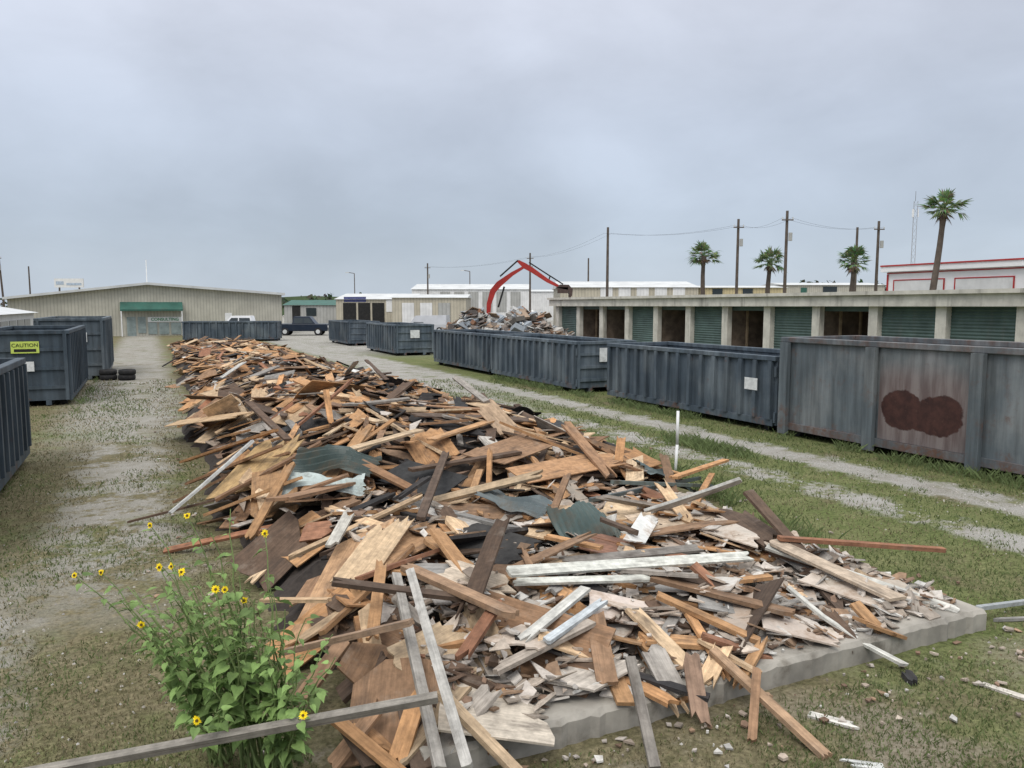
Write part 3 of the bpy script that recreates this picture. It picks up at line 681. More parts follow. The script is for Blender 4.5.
for k in range(-4,12):
    s=S0+DS*k
    MB().box(0,.3,s-.22,s+.22,.25,TP).build('pillar',STC,sb)
    MB().box(.302,11.7,s-.06,s+.06,.25,TP).build('partition_wall',TAN,sb)
    if k<11:
        if kinds.get(k,'d')=='d':
            m=MB(); nz=22; vs=[]
            for q in range(nz*2+1):
                z=.25+(TP-.25)*q/(nz*2); x=.28+(.03 if q%2 else 0); vs+= [(x,s+.22,z),(x,s+DS-.22,z)]
            m.add(vs,[(2*q,2*q+2,2*q+3,2*q+1) for q in range(nz*2)]); m.build('roll_up_door',GD,sb)
        else:
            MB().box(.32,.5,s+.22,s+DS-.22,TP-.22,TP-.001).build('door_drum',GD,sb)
            MB().box(7.5,7.6,s+.07,s+DS-.07,.25,TP-.01).build('inner_wall',DARK if k in(6,2) else TAN,sb)  # near-black walls paint deep shade into some of the open bays
            if k in(4,2,9):
                for q in range(4): MB().box(1.4+q*1.3,1.5+q*1.3,s+DS-.16,s+DS-.062,.25,TP-.02).build('wall_stud',STUDS,sb)
                MB().box(3,3.5,s+.4,s+1.1,.25,1.6).build('inner_panel',TAN,sb)
# ---------------------------------------------------------------- generic buildings
BEI=M_siding('beige siding',(.46,.44,.37)); BEI2=M_siding('tan siding',(.46,.42,.33),.4); WHS=M_siding('white siding',(.7,.7,.69),.4,amt=.12); GRY=M_siding('grey siding',(.38,.38,.36),.5)
ROOF=M_plain('pale metal roof',(.55,.56,.55),.5,0,.5,.15,dirtamt=.2); GRF=M_plain('green metal',(.035,.11,.085),.6,0,1,.2); REDM=M_plain('red metal',(.4,.03,.03),.5,0,1,.15,dirtamt=.15)
ORNG=M_plain('excavator red',(.34,.03,.024),.5,0,1.5,.2,dirtamt=.35)
def building(label,loc,rot,w,d,h,wall,roofm,ridge=None,feat=(),ov=.25,frontgable=None):
    r=thing('metal_building',label,'building',loc,rot)
    if frontgable:
        xp,hp,hr=frontgable
        MB().prism([(0,0),(w,0),(w,hr),(xp,hp),(0,h)],0,d).build('wall',wall,r)
        m=MB(); m.prism([(-ov,h+.02-.05),(xp,hp+.02),(w+ov,hr-.03),(w+ov,hr+.22),(xp,hp+.27),(-ov,h+.2)],-ov*2,d+ov); m.build('roof',roofm,r)
    else:
        MB().box(0,w,0,d,0,h).build('wall',wall,r)
        rh=ridge or 0
        m=MB()
        if rh:
            m.add([(-ov,-ov,h),(w+ov,-ov,h),(w+ov,d/2,h+rh),(-ov,d/2,h+rh),(w+ov,d+ov,h),(-ov,d+ov,h)],[(0,1,2,3),(3,2,4,5),(1,4,2),(0,3,5),(0,5,4,1)])
        else: m.box(-ov,w+ov,-ov,d+ov,h,h+.3)
        m.build('roof',roofm,r)
    for f in feat:
        nm,x0,x1,z0,z1,mt=f[:6]; MB().box(x0,x1,-.06,-.005,z0,z1).build(nm,mt,r)
    return r
def bpx(label,x0,x1,ytop,Y,wall,roofm,d=14,ridge=None,feat=(),ov=.25):
    a=atY(x0,306,Y).x;b=atY(x1,306,Y).x; h=H+(306-ytop)/F*Y
    mp=Y/F
    ft=[(n,(u0-x0)*mp,(u1-x0)*mp,max(0,H+(306-v1)*mp),H+(306-v0)*mp,mt) for n,u0,u1,v0,v1,mt in feat]
    return building(label,(a,Y,0),0,b-a,d,h-(ridge or .3),wall,roofm,ridge,ft,ov)
HY=75.0
def ht(px): q=(px-512)/F; return HY*(q+.6528)/(CA-SA*q)
def hz_(px,py): return H+(306-py)/F*(HY+SA*ht(px))
def hf(nm,x0,x1,y0,y1,mt): xm=(x0+x1)/2; return (nm,ht(x0),ht(x1),max(0,hz_(xm,y1)),hz_(xm,y0),mt)
hall=building('wide beige metal hall with a green awning on the left',(-.6528*HY,HY,0),A,ht(283),20,3.75,BEI,ROOF,feat=[
  hf('door',128,137,317,340,PGLASS),hf('window',139,147,317,333,PGLASS),hf('window',149,158,322.5,334,PGLASS),hf('window',160,170,322.5,334,PGLASS),hf('window',172,182,322.5,334,PGLASS),hf('sign_panel',149,183,317,321.8,WHITE),hf('door',226,233,313,340,WHITE),hf('window',60,72,316,324,GLASS)],ov=.3,frontgable=(ht(150),5.25,4.3))
a0,a1=ht(122),ht(184)
MB().add([(a0,-.07,3.5),(a1,-.07,3.5),(a1,-1.0,2.75),(a0,-1.0,2.75),(a1,-1.0,2.58),(a0,-1.0,2.58),(a1,-.07,2.7),(a0,-.07,2.7)],[(0,3,2,1),(3,5,4,2),(0,7,5,3),(1,2,4,6)]).build('awning',GRF,hall)
text('CONSULTING',.42,GRN,hall,((ht(149)+ht(183))/2,-.09,hz_(165,319.4)),off=.008)
for x in(a0+.1,a1-.1): MB().box(x-.05,x+.05,-.98,-.88,0,2.57).build('awning_post',WHITE,hall)
MB().tube((ht(150),3,5.3),(ht(150),3,8.0),.05).build('mast',WHITE,hall)
ls=thing('storage_building','low white storage row with a pitched roof at the far left edge','building',L(-7.5,38),A)
MB().box(-9,0,0,28,0,2.65).build('wall',WHS,ls)
MB().add([(.3,-.3,2.62),(.3,28.3,2.62),(-4.5,28.3,3.5),(-4.5,-.3,3.5),(-9.3,28.3,2.62),(-9.3,-.3,2.62)],[(0,1,2,3),(3,2,4,5),(0,3,5),(1,4,2),(0,5,4,1)]).build('roof',ROOF,ls)
for k in range(8): MB().box(.005,.05,.6+k*3.2,3.2+k*3.2,.1,2.2).build('roll_up_door',GRY,ls)
bpx('low grey building with a green roof in the far centre left',284,337,300,118,GRY,GRF,10,.8,[('door',292,300,306,330,DARK),('window',306,316,308,316,GLASS)])
RBLU=M_plain('blue banner',(.06,.07,.18),.6)
shop=bpx('beige open-fronted workshop with dark bays in the far centre',336,412,293,108,BEI2,ROOF,16,.9,[('open_bay_shade',343,356,303,330,DARK),('open_bay_shade',358,370,303,330,DARK),('open_bay_shade',372,384,303,330,DARK),('banner',344,366,297,302,RBLU),('banner',386,392,300,312,WHITE)])  # bays are near-black panels on the wall, their inside shade painted in
bpx('plain tan shed right of the open-fronted workshop',392,466,294,100,BEI2,ROOF,12,.5,[('roll_up_door',402,414,303,330,WHS),('roll_up_door',420,432,303,330,WHS),('roll_up_door',438,450,303,330,GRY)])
bpx('long white warehouse behind the tan shed',412,530,283,140,WHS,ROOF,20,1.2,[('roll_up_door',440+i*14,450+i*14,292,312,GRY) for i in range(6)])
bpx('pale beige warehouse behind the left end of the concrete row',560,698,280,100,BEI2,ROOF,16,1.0,[('roll_up_door',600+i*18,612+i*18,288,312,WHS) for i in range(5)])
bpx('yellowish tan building between the first and second palms',700,786,285,105,M_siding('ochre siding',(.5,.42,.24),.4),ROOF,12,.4,[('window',712,722,289,296,GLASS),('window',742,752,289,296,GLASS)])
bpx('low cream building between the second and third palms',784,884,282,112,BEI,ROOF,12,.5,[('door',800,806,288,300,GRF),('window',822,836,287,293,GLASS)])
bpx('distant white flat building beyond the workshop',466,560,289,165,WHS,ROOF,20,.6,[('door',480,486,294,306,DARK)])
rb=thing('metal_building','white building with red trim at the right edge','building',L(45,14),A)
WH2=M_plain('clean white cladding',(.82,.82,.82),.5,0,1,.05,dirtamt=.08)
MB().box(0,14,0,22.3,0,5.35).build('wall',WH2,rb)
MB().box(-.3,14.2,-.3,22.6,5.35,5.8).build('roof',WH2,rb); MB().box(-.36,-.303,-.3,22.6,5.7,5.79).build('red_trim',REDM,rb)
MB().box(-.05,-.003,0,22.3,5.22,5.29).build('red_trim',REDM,rb); MB().box(-.05,-.003,22.18,22.3,0,5.19).build('red_trim',REDM,rb)
for k in range(5):
    y=1.0+k*4.3; MB().box(-.05,-.004,y,y+3.5,.1,4.75).build('roll_up_door',WHS,rb); m=MB(); m.box(-.07,-.005,y-.07,y-.003,.1,4.82); m.box(-.07,-.005,y+3.503,y+3.57,.1,4.82); m.box(-.07,-.005,y,y+3.5,4.753,4.82); m.build('door_frame',REDM,rb)
# ---------------------------------------------------------------- rubble mound + excavator
m=MB()
def blk(c,sz,col):
    M=Matrix.Translation(c)@Matrix.Rotation(rnd.uniform(0,6),4,'Z')@Matrix.Rotation(rnd.uniform(-.6,.6),4,'X')@Matrix.Rotation(rnd.uniform(-.6,.6),4,'Y')
    x,y,z=sz; m.box(-x/2,x/2,-y/2,y/2,-z/2,z/2,col,M)
def mh(x): return (2.3+.4*math.sin(x*1.7)+.3*math.sin(x*4.1))*max(0,1-abs((x+.6)/4.8)**4)
for _ in range(1900):
    x=rnd.uniform(-5.3,4.1); yy=rnd.gauss(0,1.5); h=mh(x)*max(0,1-(yy/4)**2)*rnd.uniform(.55,1)+.1
    col=rnd.choice([(.55,.54,.51),(.42,.4,.37),(.64,.64,.62),(.26,.22,.19),(.1,.09,.08),(.34,.25,.18),(.3,.33,.36),(.14,.12,.11),(.24,.13,.08)])
    k=rnd.random()
    sz=(rnd.uniform(.5,1.5),rnd.uniform(.3,.9),.04) if k<.4 else ((rnd.uniform(.25,.8),)*2+(rnd.uniform(.15,.45),) if k<.88 else (rnd.uniform(1,1.8),.08,.08))
    blk(Vector((x,54+yy,h)),sz,cj(col))
o=m.build('rubble_mound',CHIP); tag(o,'grey and white demolition rubble heaped beneath the red excavator','rubble',kind='stuff')
ex=thing('excavator','red tracked excavator with its arm bent over the rubble','excavator',(atY(486,306,58).x,58,0))
def strip(pts,y0,y1,mat,name,par=ex):
    up=[];dn_=[]
    for i,(x,z,h) in enumerate(pts):
        a=pts[max(0,i-1)];b=pts[min(len(pts)-1,i+1)]; d=Vector((b[0]-a[0],b[1]-a[1])).normalized(); n_=Vector((-d.y,d.x))
        up.append((x+n_.x*h,z+n_.y*h)); dn_.append((x-n_.x*h,z-n_.y*h))
    m=MB()
    for i in range(len(pts)-1): m.prism([dn_[i],dn_[i+1],up[i+1],up[i]],y0,y1)
    return m.build(name,mat,par)
def E(px,py): p=atY(px,py,58); return p.x-ex.location.x, p.z
def EP(l): return [(*E(x,y),h) for x,y,h in l]
strip(EP([(488,324,.12),(489,304,.17),(493,291,.22),(499,284,.22),(512,274,.14),(524,267,.09)]),-.22,.22,ORNG,'boom')
strip(EP([(518,261,.09),(525,266,.2),(532,270,.18),(548,281,.13),(562,288,.08)]),-.18,.18,ORNG,'arm')
bx,bz=E(561,290)
BK=M_plain('bucket steel',(.055,.035,.03),.6)
MB().prism([(bx-.4,bz+.15),(bx-.1,bz+.4),(bx+.55,bz+.38),(bx+.85,bz+.05),(bx+.8,bz-.4),(bx+.6,bz-.38),(bx+.5,bz-.02),(bx+.2,bz+.02)],-.5,.5).build('bucket',BK,ex,bevel=.03)
MB().box(bx-.3,bx+.5,-.5,-.46,bz-.25,bz+.2).build('bucket_side',BK,ex)
for q in range(4): MB().prism([(bx+.82,bz-.38),(bx+.58,bz-.38),(bx+.62,bz-.68)],-.48+q*.28,-.34+q*.28).build('bucket_tooth',BK,ex)
a=E(491,306);b=E(503,284); MB().tube((a[0]+.55,-.3,a[1]-.1),(b[0]+.1,-.3,b[1]-.2),.07).build('hydraulic_cylinder',DARK,ex)
a=E(500,278);b=E(518,261); MB().tube((a[0],0,a[1]+.12),(b[0],0,b[1]+.05),.06).build('hydraulic_cylinder',DARK,ex)
a=E(529,264);b=E(550,278); MB().tube((a[0],0,a[1]+.12),(b[0],0,b[1]+.15),.05).build('hydraulic_cylinder',DARK,ex)
a=E(550,278);b=E(563,285); MB().tube((a[0],-.1,a[1]+.15),(b[0],-.1,b[1]+.05),.05).tube((a[0],-.1,a[1]+.15),(a[0]-.1,-.1,a[1]-.2),.05).build('bucket_linkage',DARK,ex)
MB().box(-1.6,1.4,-1.3,1.3,1.1,2.0).build('engine_body',ORNG,ex,bevel=.1)
MB().prism([(-.3,2.01),(1.2,2.01),(1.3,2.3),(.9,2.5),(-.3,2.5)],-1.3,-.4).build('cab',ORNG,ex); MB().prism([(-.15,2.08),(1.1,2.08),(1.15,2.3),(.8,2.42),(-.15,2.42)],-1.32,-1.305).build('cab_window',GLASS,ex)
for y in(-1.5,.95): MB().prism([(-2.0,.1),(1.6,.1),(2.0,.5),(1.6,.95),(-2.0,.95),(-2.4,.5)],y,y+.55).build('track',RUBBER,ex)
MB().box(-1.0,.8,-.9,.9,.96,1.1).build('turntable',DARK,ex)
# ---------------------------------------------------------------- vehicles
def vehicle(name,label,loc,rot,prof,cab,win,col,cat,sc=1):
    r=thing(name,label,cat,loc,rot); r.scale=(sc,sc,sc); pm=M_plain(name+' paint',col,.3,0,1,.1,dirtamt=.1)
    MB().prism(prof,-.9,.9).build('body',pm,r,bevel=.06)
    m=MB(); n=len(cab); vs=[(x,-.88,z) if z<1.2 else (x,-.7,z) for x,z in cab]+[(x,.88,z) if z<1.2 else (x,.7,z) for x,z in cab]
    m.add(vs,[tuple(range(n)),tuple(range(2*n-1,n-1,-1))]+[(i,n+i,n+(i+1)%n,(i+1)%n) for i in range(n)]); m.build('cabin',pm,r)
    for wv in win:
        for sg in(-1,1):
            m=MB(); vs=[(x,sg*(.88-(z-1.12)*.3+.012),z) for x,z in wv]; m.add(vs,[tuple(range(len(vs)))]); m.build('window',GLASS,r)
    for x in(-1.55,1.5):
        for sg in(-1,1):
            wlm=MB().tube((x,sg*.7,.36),(x,sg*.95,.36),.36,.36,18).build('wheel',RUBBER,r); MB().tube((x,sg*.951,.36),(x,sg*.965,.36),.2,.2,12).build('rim',ROOF,wlm)
    for sg in(-.65,.65): MB().box(2.4,2.44,sg-.18,sg+.18,.75,.93).build('headlight',WHITE,r); MB().box(-2.44,-2.4,sg-.12,sg+.12,.75,1.0).build('taillight',REDM,r)
    return r
TR=[(-2.4,.4),(2.35,.4),(2.42,.7),(2.3,1.08),(-2.4,1.1)]; TC=[(-.9,1.09),(1.25,1.09),(.7,1.78),(-.75,1.78)]; TW=[[(-.75,1.15),(.1,1.15),(.1,1.66),(-.68,1.66)],[(.18,1.15),(1.05,1.15),(.65,1.66),(.18,1.66)]]
vehicle('pickup_truck','dark navy pickup truck parked at the far centre left',(atY(303,306,82).x,82,0),R(4),TR,TC,TW,(.012,.02,.035),'pickup truck',1.12)
vehicle('pickup_truck','white pickup truck half hidden behind the broadside dumpster',(atY(242,306,73).x,73,0),R(188),TR,TC,TW,(.75,.75,.75),'pickup truck',1.22)
vehicle('parked_van','pale van standing in front of the open workshop',(atY(428,306,88).x,88,0),R(170),[(-2.4,.35),(2.3,.35),(2.42,.6),(2.3,1.1),(-2.4,1.1)],[(-2.35,1.09),(1.9,1.09),(1.3,2.0),(-2.3,2.05)],[[(.3,1.2),(1.5,1.2),(1.1,1.8),(.3,1.8)]],(.45,.46,.48),'van')
# ---------------------------------------------------------------- poles, palms, mast, wires
PW=M_plain('pole timber',(.1,.08,.065),.9,0,2,.3)
def pole(px,ytop,Y,label,arm=True,lean=0):
    b=atY(px,306,Y); h=H+(306-ytop)/F*Y
    r=thing('utility_pole',label,'utility pole',(b.x,Y,0))
    MB().tube((0,0,0),(lean,0,h),.17,.12,10).build('pole_shaft',PW,r)
    if arm:
        MB().box(lean-.5,lean+.5,-.2,-.12,h-.85,h-.75).build('crossarm',PW,r)
        for x in(-.45,.45): MB().tube((lean+x,-.16,h-.75),(lean+x,-.16,h-.55),.05).build('insulator',ROOF,r)
        MB().tube((lean+.25,-.25,h-2.6),(lean+.25,-.25,h-1.9),.17,.17,10).build('transformer',GRY,r)
    return Vector((b.x+lean,Y,h-.6))
tA=pole(607,229,80,'tall bare timber pole behind the excavator rubble on its right',False)
tB=pole(736,221,75,'utility pole just right of the first palm')
tC=pole(784,213,68,'tallest utility pole, right of the second palm')
tD=pole(854,229,82,'utility pole behind the third palm',False)
tE=pole(875,223,76,'utility pole just left of the white and red building')
tF=pole(530,254,115,'thin utility pole above the excavator boom')
tG=pole(428,264,135,'utility pole above the long white warehouse')
tH=pole(5,254,118,'leaning utility pole at the far left edge',True,-.5)
tI=pole(31,267,150,'short utility pole beside the far left one',False)
tJ=pole(588,259,130,'small distant pole left of the tall bare one',False)
for px_,yt,Y_,lb in((355,274,160,'distant lamp post left of the white warehouse'),(470,272,150,'distant lamp post right of the white warehouse pole')):
    b=atY(px_,306,Y_); h=H+(306-yt)/F*Y_; r=thing('street_lamp',lb,'street lamp',(b.x,Y_,0)); MB().tube((0,0,0),(0,0,h),.12,.08).build('lamp_shaft',PW,r); MB().tube((0,0,h),(-1.2,0,h+.2),.06).build('lamp_arm',PW,r); MB().box(-1.8,-1.1,-.15,.15,h+.1,h+.25).build('lamp_head',ROOF,r)
WIRE=M_plain('wire',(.06,.06,.06),.6,bump=0)
def wire(a,b,sag,label):
    m=MB()
    for dx in(-.4,.4):
        pts=[a.lerp(b,k/10)+Vector((dx,0,-sag*4*(k/10)*(1-k/10))) for k in range(11)]; m.path(pts,.009,3)
    tag(m.build('power_line',WIRE),label,'power line')
wire(tA,tB,.5,'power lines from the tall bare pole to the pole by the first palm'); wire(tB,tC,.5,'power lines between the poles flanking the second palm'); wire(tC,tE,.5,'power lines from the tallest pole to the pole by the white and red building')
wire(tF,tA,.6,'power lines from the thin pole to the tall bare pole'); wire(tG,tF,.6,'power lines over the long white warehouse')
b=atY(910,306,200); hz=H+(306-200)/F*200; r=thing('radio_mast','slim grey lattice radio mast left of the tallest palm','radio mast',(b.x,200,0)); m=MB()
cs=[(-.5,-.3),(.5,-.3),(0,.6)]
for x,y in cs: m.tube((x,y,0),(x,y,hz-1),.06,.06,5)
nb=18
for k in range(nb):
    z0=(hz-1)*k/nb;z1=(hz-1)*(k+1)/nb
    for i in range(3): a=cs[i];c_=cs[(i+1)%3]; m.tube((*a,z0),(*c_,z1),.03,.03,4)
m.build('lattice_frame',M_plain('galvanised',(.3,.3,.31),.6),r); MB().tube((0,0,hz-1),(0,0,hz+1.5),.05).build('antenna',PW,r); m=MB()
for a_ in range(3): m.box(-.2,.2,.7,.9,hz-5,hz-3,M=Matrix.Rotation(a_*2.1,4,'Z'))
m.build('antenna_panel',WHITE,r)
PBL=M_plain('pale blue print',(.42,.5,.6),.6)
b=atY(70,306,140); r=thing('billboard','small distant billboard above the roof of the beige hall','billboard',(b.x,140,0)); hb=H+(306-279)/F*140
MB().box(-2.6,2.6,0,.3,hb-1.6,hb).build('sign_face',WHITE,r); MB().box(-2.3,-.9,-.03,-.005,hb-1.1,hb-.5).build('sign_picture',PBL,r); MB().box(-.4,2.3,-.03,-.005,hb-1.2,hb-.8).build('sign_picture',PBL,r)
for x in(-1.8,1.8): MB().tube((x,.15,0),(x,.15,hb-1.6),.15).build('sign_post',PW,r)
def palm(px,ytop,ybot,Y,rad,label,seed,lean=0,tr=1):
    rr=random.Random(seed); b=atY(px,306,Y); h=H+(306-ytop)/F*Y - rad*.75
    r=thing('palm_tree',label,'palm tree',(b.x,Y,0))
    pts=[];rs=[]
    for k in range(9): q=k/8; pts.append(Vector((lean*(q**2-1)+.1*math.sin(q*5+seed),0,h*q))); rs.append((.3-.12*q+(.1 if k==8 else 0))*tr)
    MB().path(pts,rs,10).build('trunk',PW,r)
    m=MB(); c0=pts[-1]
    def frond(el,az,ln,col,droop):
        d=Vector((math.cos(el)*math.cos(az),math.cos(el)*math.sin(az),math.sin(el)))
        e=c0+d*ln*.5+Vector((0,0,-droop*.15)); m.tube(c0,e,.03,.02,4,col)
        side=d.cross(Vector((0,0,1)));
        if side.length<.05: side=Vector((1,0,0))
        side.normalize(); upv=side.cross(d)
        nl=13
        for k in range(nl):
            a=-1.2+2.4*k/(nl-1); dd=(d*math.cos(a)+side*math.sin(a)+upv*.15*math.cos(a*3)).normalized(); l2=ln*.58*(1-.25*abs(a))*rr.uniform(.75,1.2)
            tip=e+dd*l2+Vector((0,0,-droop*l2*.6)); mid=e+dd*l2*.5+Vector((0,0,-droop*.04))
            sv=(side*math.cos(a)-d*math.sin(a)).normalized()*ln*.04
            cc=tuple(x*rr.uniform(.6,1.35) for x in col)
            m.add([e,mid+sv,tip,mid-sv],[(0,1,2,3)],cc)
    for k in range(34):
        el=rr.uniform(-.4,1.45); frond(el,rr.uniform(0,2*PI),rad*rr.uniform(.8,1.25),(.15,.215,.095),rr.uniform(.15,.8))
    for k in range(12): frond(rr.uniform(-1.2,-.6),rr.uniform(0,2*PI),rad*rr.uniform(.4,.7),(.2,.16,.1),.5)
    m.build('crown',LEAF,r)
palm(703,245,297,80,1.6,'first palm from the left, right of the pale beige warehouse',1)
palm(768,251,293,76,1.65,'second palm, bushy and short, between two utility poles',2)
palm(851,250,291,76,1.75,'third palm, short one left of the white and red building',3)
palm(938,196,291,44.5,1.15,'tallest palm, standing in front of the white and red building',4,.45,.75)
def mass(pts,name,label,col,kind='stuff'):
    m=MB()
    for (c,rx,rz,n) in pts:
        for _ in range(n):
            a=rnd.uniform(0,6.28);e=rnd.uniform(-.3,1.57);q=rnd.uniform(.6,1.05)
            p=Vector((c[0]+math.cos(a)*math.cos(e)*rx*q,c[1]+math.sin(a)*math.cos(e)*rx*.6*q,c[2]+math.sin(e)*rz*q)); s=rnd.uniform(.25,.6)
            M=Matrix.Translation(p)@Matrix.Rotation(rnd.uniform(0,6),4,'Z')@Matrix.Rotation(rnd.uniform(0,3),4,'X')
            m.add([(-s,-s*.7,0),(s,-s*.5,0),(s*.7,s,0),(-s*.5,s*.6,0)],[(0,1,2,3)],tuple(x*rnd.uniform(.6,1.3) for x in col),M)
    o=m.build(name,LEAF); tag(o,label,'trees',kind=kind)
mass([((atY(x,306,220).x,220+rnd.uniform(-8,8),0),6,rnd.uniform(3.5,6.5),150) for x in range(-20,560,16)],'distant_woodland','dark green line of distant trees on the horizon',(.06,.085,.05))
mass([((atY(x,306,180).x,180,0),5,rnd.uniform(7,9.5),170) for x in range(805,900,9)]+[((atY(x,306,230).x,230,0),7,rnd.uniform(4,7),120) for x in range(560,1100,18)],'distant_trees','green trees showing behind the third palm and the far roofs',(.055,.085,.04))
m=MB(); 
hp=[(-2.2,0),(-1.6,.4),(-1,.8),(0,1),(1,.85),(1.7,.35),(2.2,0)]
m.prism([(x*26,z*6.5) for x,z in hp],0,60); o=m.build('hill',M_plain('hill grass',(.09,.13,.065),.9,0,.1,.2)); o.location=(atY(310,306,260).x,260,0); tag(o,kind='structure')
# ---------------------------------------------------------------- grass blades
def blades(n,gen,name,label):
    V=[];Fc=[];Cc=[]
    for _ in range(n):
        r_=gen()
        if r_ is None: continue
        x,y,z,h,wd,col=r_
        a=rnd.uniform(0,6.28); lx,ly=rnd.gauss(0,.5)*h,rnd.gauss(0,.5)*h; dx,dy=math.cos(a)*wd,math.sin(a)*wd
        b=len(V); V+= [(x-dx,y-dy,z),(x+dx,y+dy,z),(x+lx*.4+dx*.6,y+ly*.4+dy*.6,z+h*.6),(x+lx,y+ly,z+h)]
        Fc+= [(b,b+1,b+2),(b,b+2,b+3)]; Cc+= [col]*6
    me=bpy.data.meshes.new(name); me.from_pydata(V,[],Fc); ca=me.color_attributes.new('Col','FLOAT_COLOR','CORNER')
    ca.data.foreach_set('color',np.array([(*c,1) for c in Cc],dtype=np.float32).ravel()); me.materials.append(LEAF)
    o=bpy.data.objects.new(name,me); C.objects.link(o); tag(o,label,'grass',kind='stuff')
def ggen():
    y=4.3+28*rnd.random()**1.7; x=rnd.uniform(-.78,.78)*y
    w,s=ws(x,y)
    if s>4.35 and wl(s)<w<wr(s): return None
    wob=(noise.noise(Vector((w*1.7,s*1.7,0))))*.5
    if abs(w-12+wob)<.42 or (abs(w-10.2+wob)<.25 and rnd.random()<.6): return None
    if w>13.7 and rnd.random()<.6: return None
    p=noise.noise(Vector((w*.5,s*.5,5)))+.4*noise.noise(Vector((w*1.6,s*1.6,2)))
    if w<1 and abs(w+.55+wob)<.6 and s>8 and p<0: return None
    if p<-.35 and rnd.random()<.5: return None
    g=p+(.3 if w>7 or s<4.4 else -.12)+rnd.gauss(0,.22)
    col=(.125,.16,.06) if g>.02 else ((.25,.21,.125) if rnd.random()<.6 else (.17,.16,.085))
    f=rnd.uniform(.7,1.3); k=.7+y/30
    return x,y,0,rnd.uniform(.012,.045)*(1.3 if g>.2 else 1)*k,.0024*(1+y/5),tuple(c*f for c in col)
blades(160000,ggen,'grass','short green and straw coloured grass around the pile and tracks')
def wgen():
    k=rnd.random()
    if k<.5: s=rnd.uniform(6,30); w=13.45+rnd.gauss(0,.16)
    elif k<.8:
        s=rnd.uniform(7,22); w=wr(s)+abs(rnd.gauss(0,.25))
    elif k<.85: s=rnd.uniform(24,40); w=-2.1+abs(rnd.gauss(0,.2))
    else: s=rnd.gauss(13.2,.8); w=rnd.gauss(10.9,.3)
    if noise.noise(Vector((w*.8,s*.9,8)))<-.05: return None
    p=L(w,s); f=rnd.uniform(.7,1.3)
    return p.x,p.y,0,rnd.uniform(.07,.24),.006,(.15*f,.195*f,.08*f)
blades(10000,wgen,'weeds','taller green weeds along the dumpster bases and pile edge')
m=MB()
for _ in range(3600):
    k=rnd.random()
    if k<.5: w=12+rnd.gauss(0,.35)
    elif k<.67: w=10.2+rnd.gauss(0,.3)
    elif k<.87: w=-.6+rnd.gauss(0,.7)
    else: w=rnd.uniform(-6,13)
    s=4+18*rnd.random()**1.3
    p=L(w,s); 
    if s>4.3 and wl(s)<w<wr(s): continue
    z=rnd.uniform(.005,.017); c_=cj(rnd.choice([(.42,.39,.35),(.35,.32,.28),(.46,.44,.41)]))
    vs=[(p.x+math.cos(a)*z*rnd.uniform(.8,1.4),p.y+math.sin(a)*z*rnd.uniform(.8,1.4),0) for a in(0,1.5,3.1,4.6)]+[(p.x,p.y,z)]
    m.add(vs,[(0,1,4),(1,2,4),(2,3,4),(3,0,4)],c_)
tag(m.build('gravel',CHIP),'loose pale gravel stones along the wheel tracks','gravel',kind='stuff')
# ---------------------------------------------------------------- sunflowers
YEL=M_plain('petal yellow',(.88,.66,.01),.6,0,8,.1,dirtamt=0,bump=0); DSC=M_plain('flower disc',(.1,.06,.012),.9)
def leafgeo(m,base,d,size,col):
    d=d.normalized(); side=d.cross(Vector((0,0,1)))
    if side.length<.1: side=Vector((1,0,0))
    side.normalize(); up=side.cross(d); 
    side=(side+up*rnd.uniform(-.5,.5)).normalized(); up=side.cross(d)
    def P(x,y,z): return base+d*x*size+side*y*size+up*z*size
    mid=[P(0.05,0,0),P(.35,0,-.02),P(.7,0,-.1),P(1.08,0,-.28)]
    Lf=[P(-.03,.17,.05),P(.14,.37,.09),P(.45,.36,.05),P(.8,.16,-.06)]
    Rt=[P(-.03,-.17,.05),P(.14,-.37,.09),P(.45,-.36,.05),P(.8,-.16,-.06)]
    vs=mid+Lf+Rt
    m.add(vs,[(0,1,5,4),(1,2,6,5),(2,7,6),(2,3,7),(0,8,9,1),(1,9,10,2),(2,10,11),(2,11,3)],col)
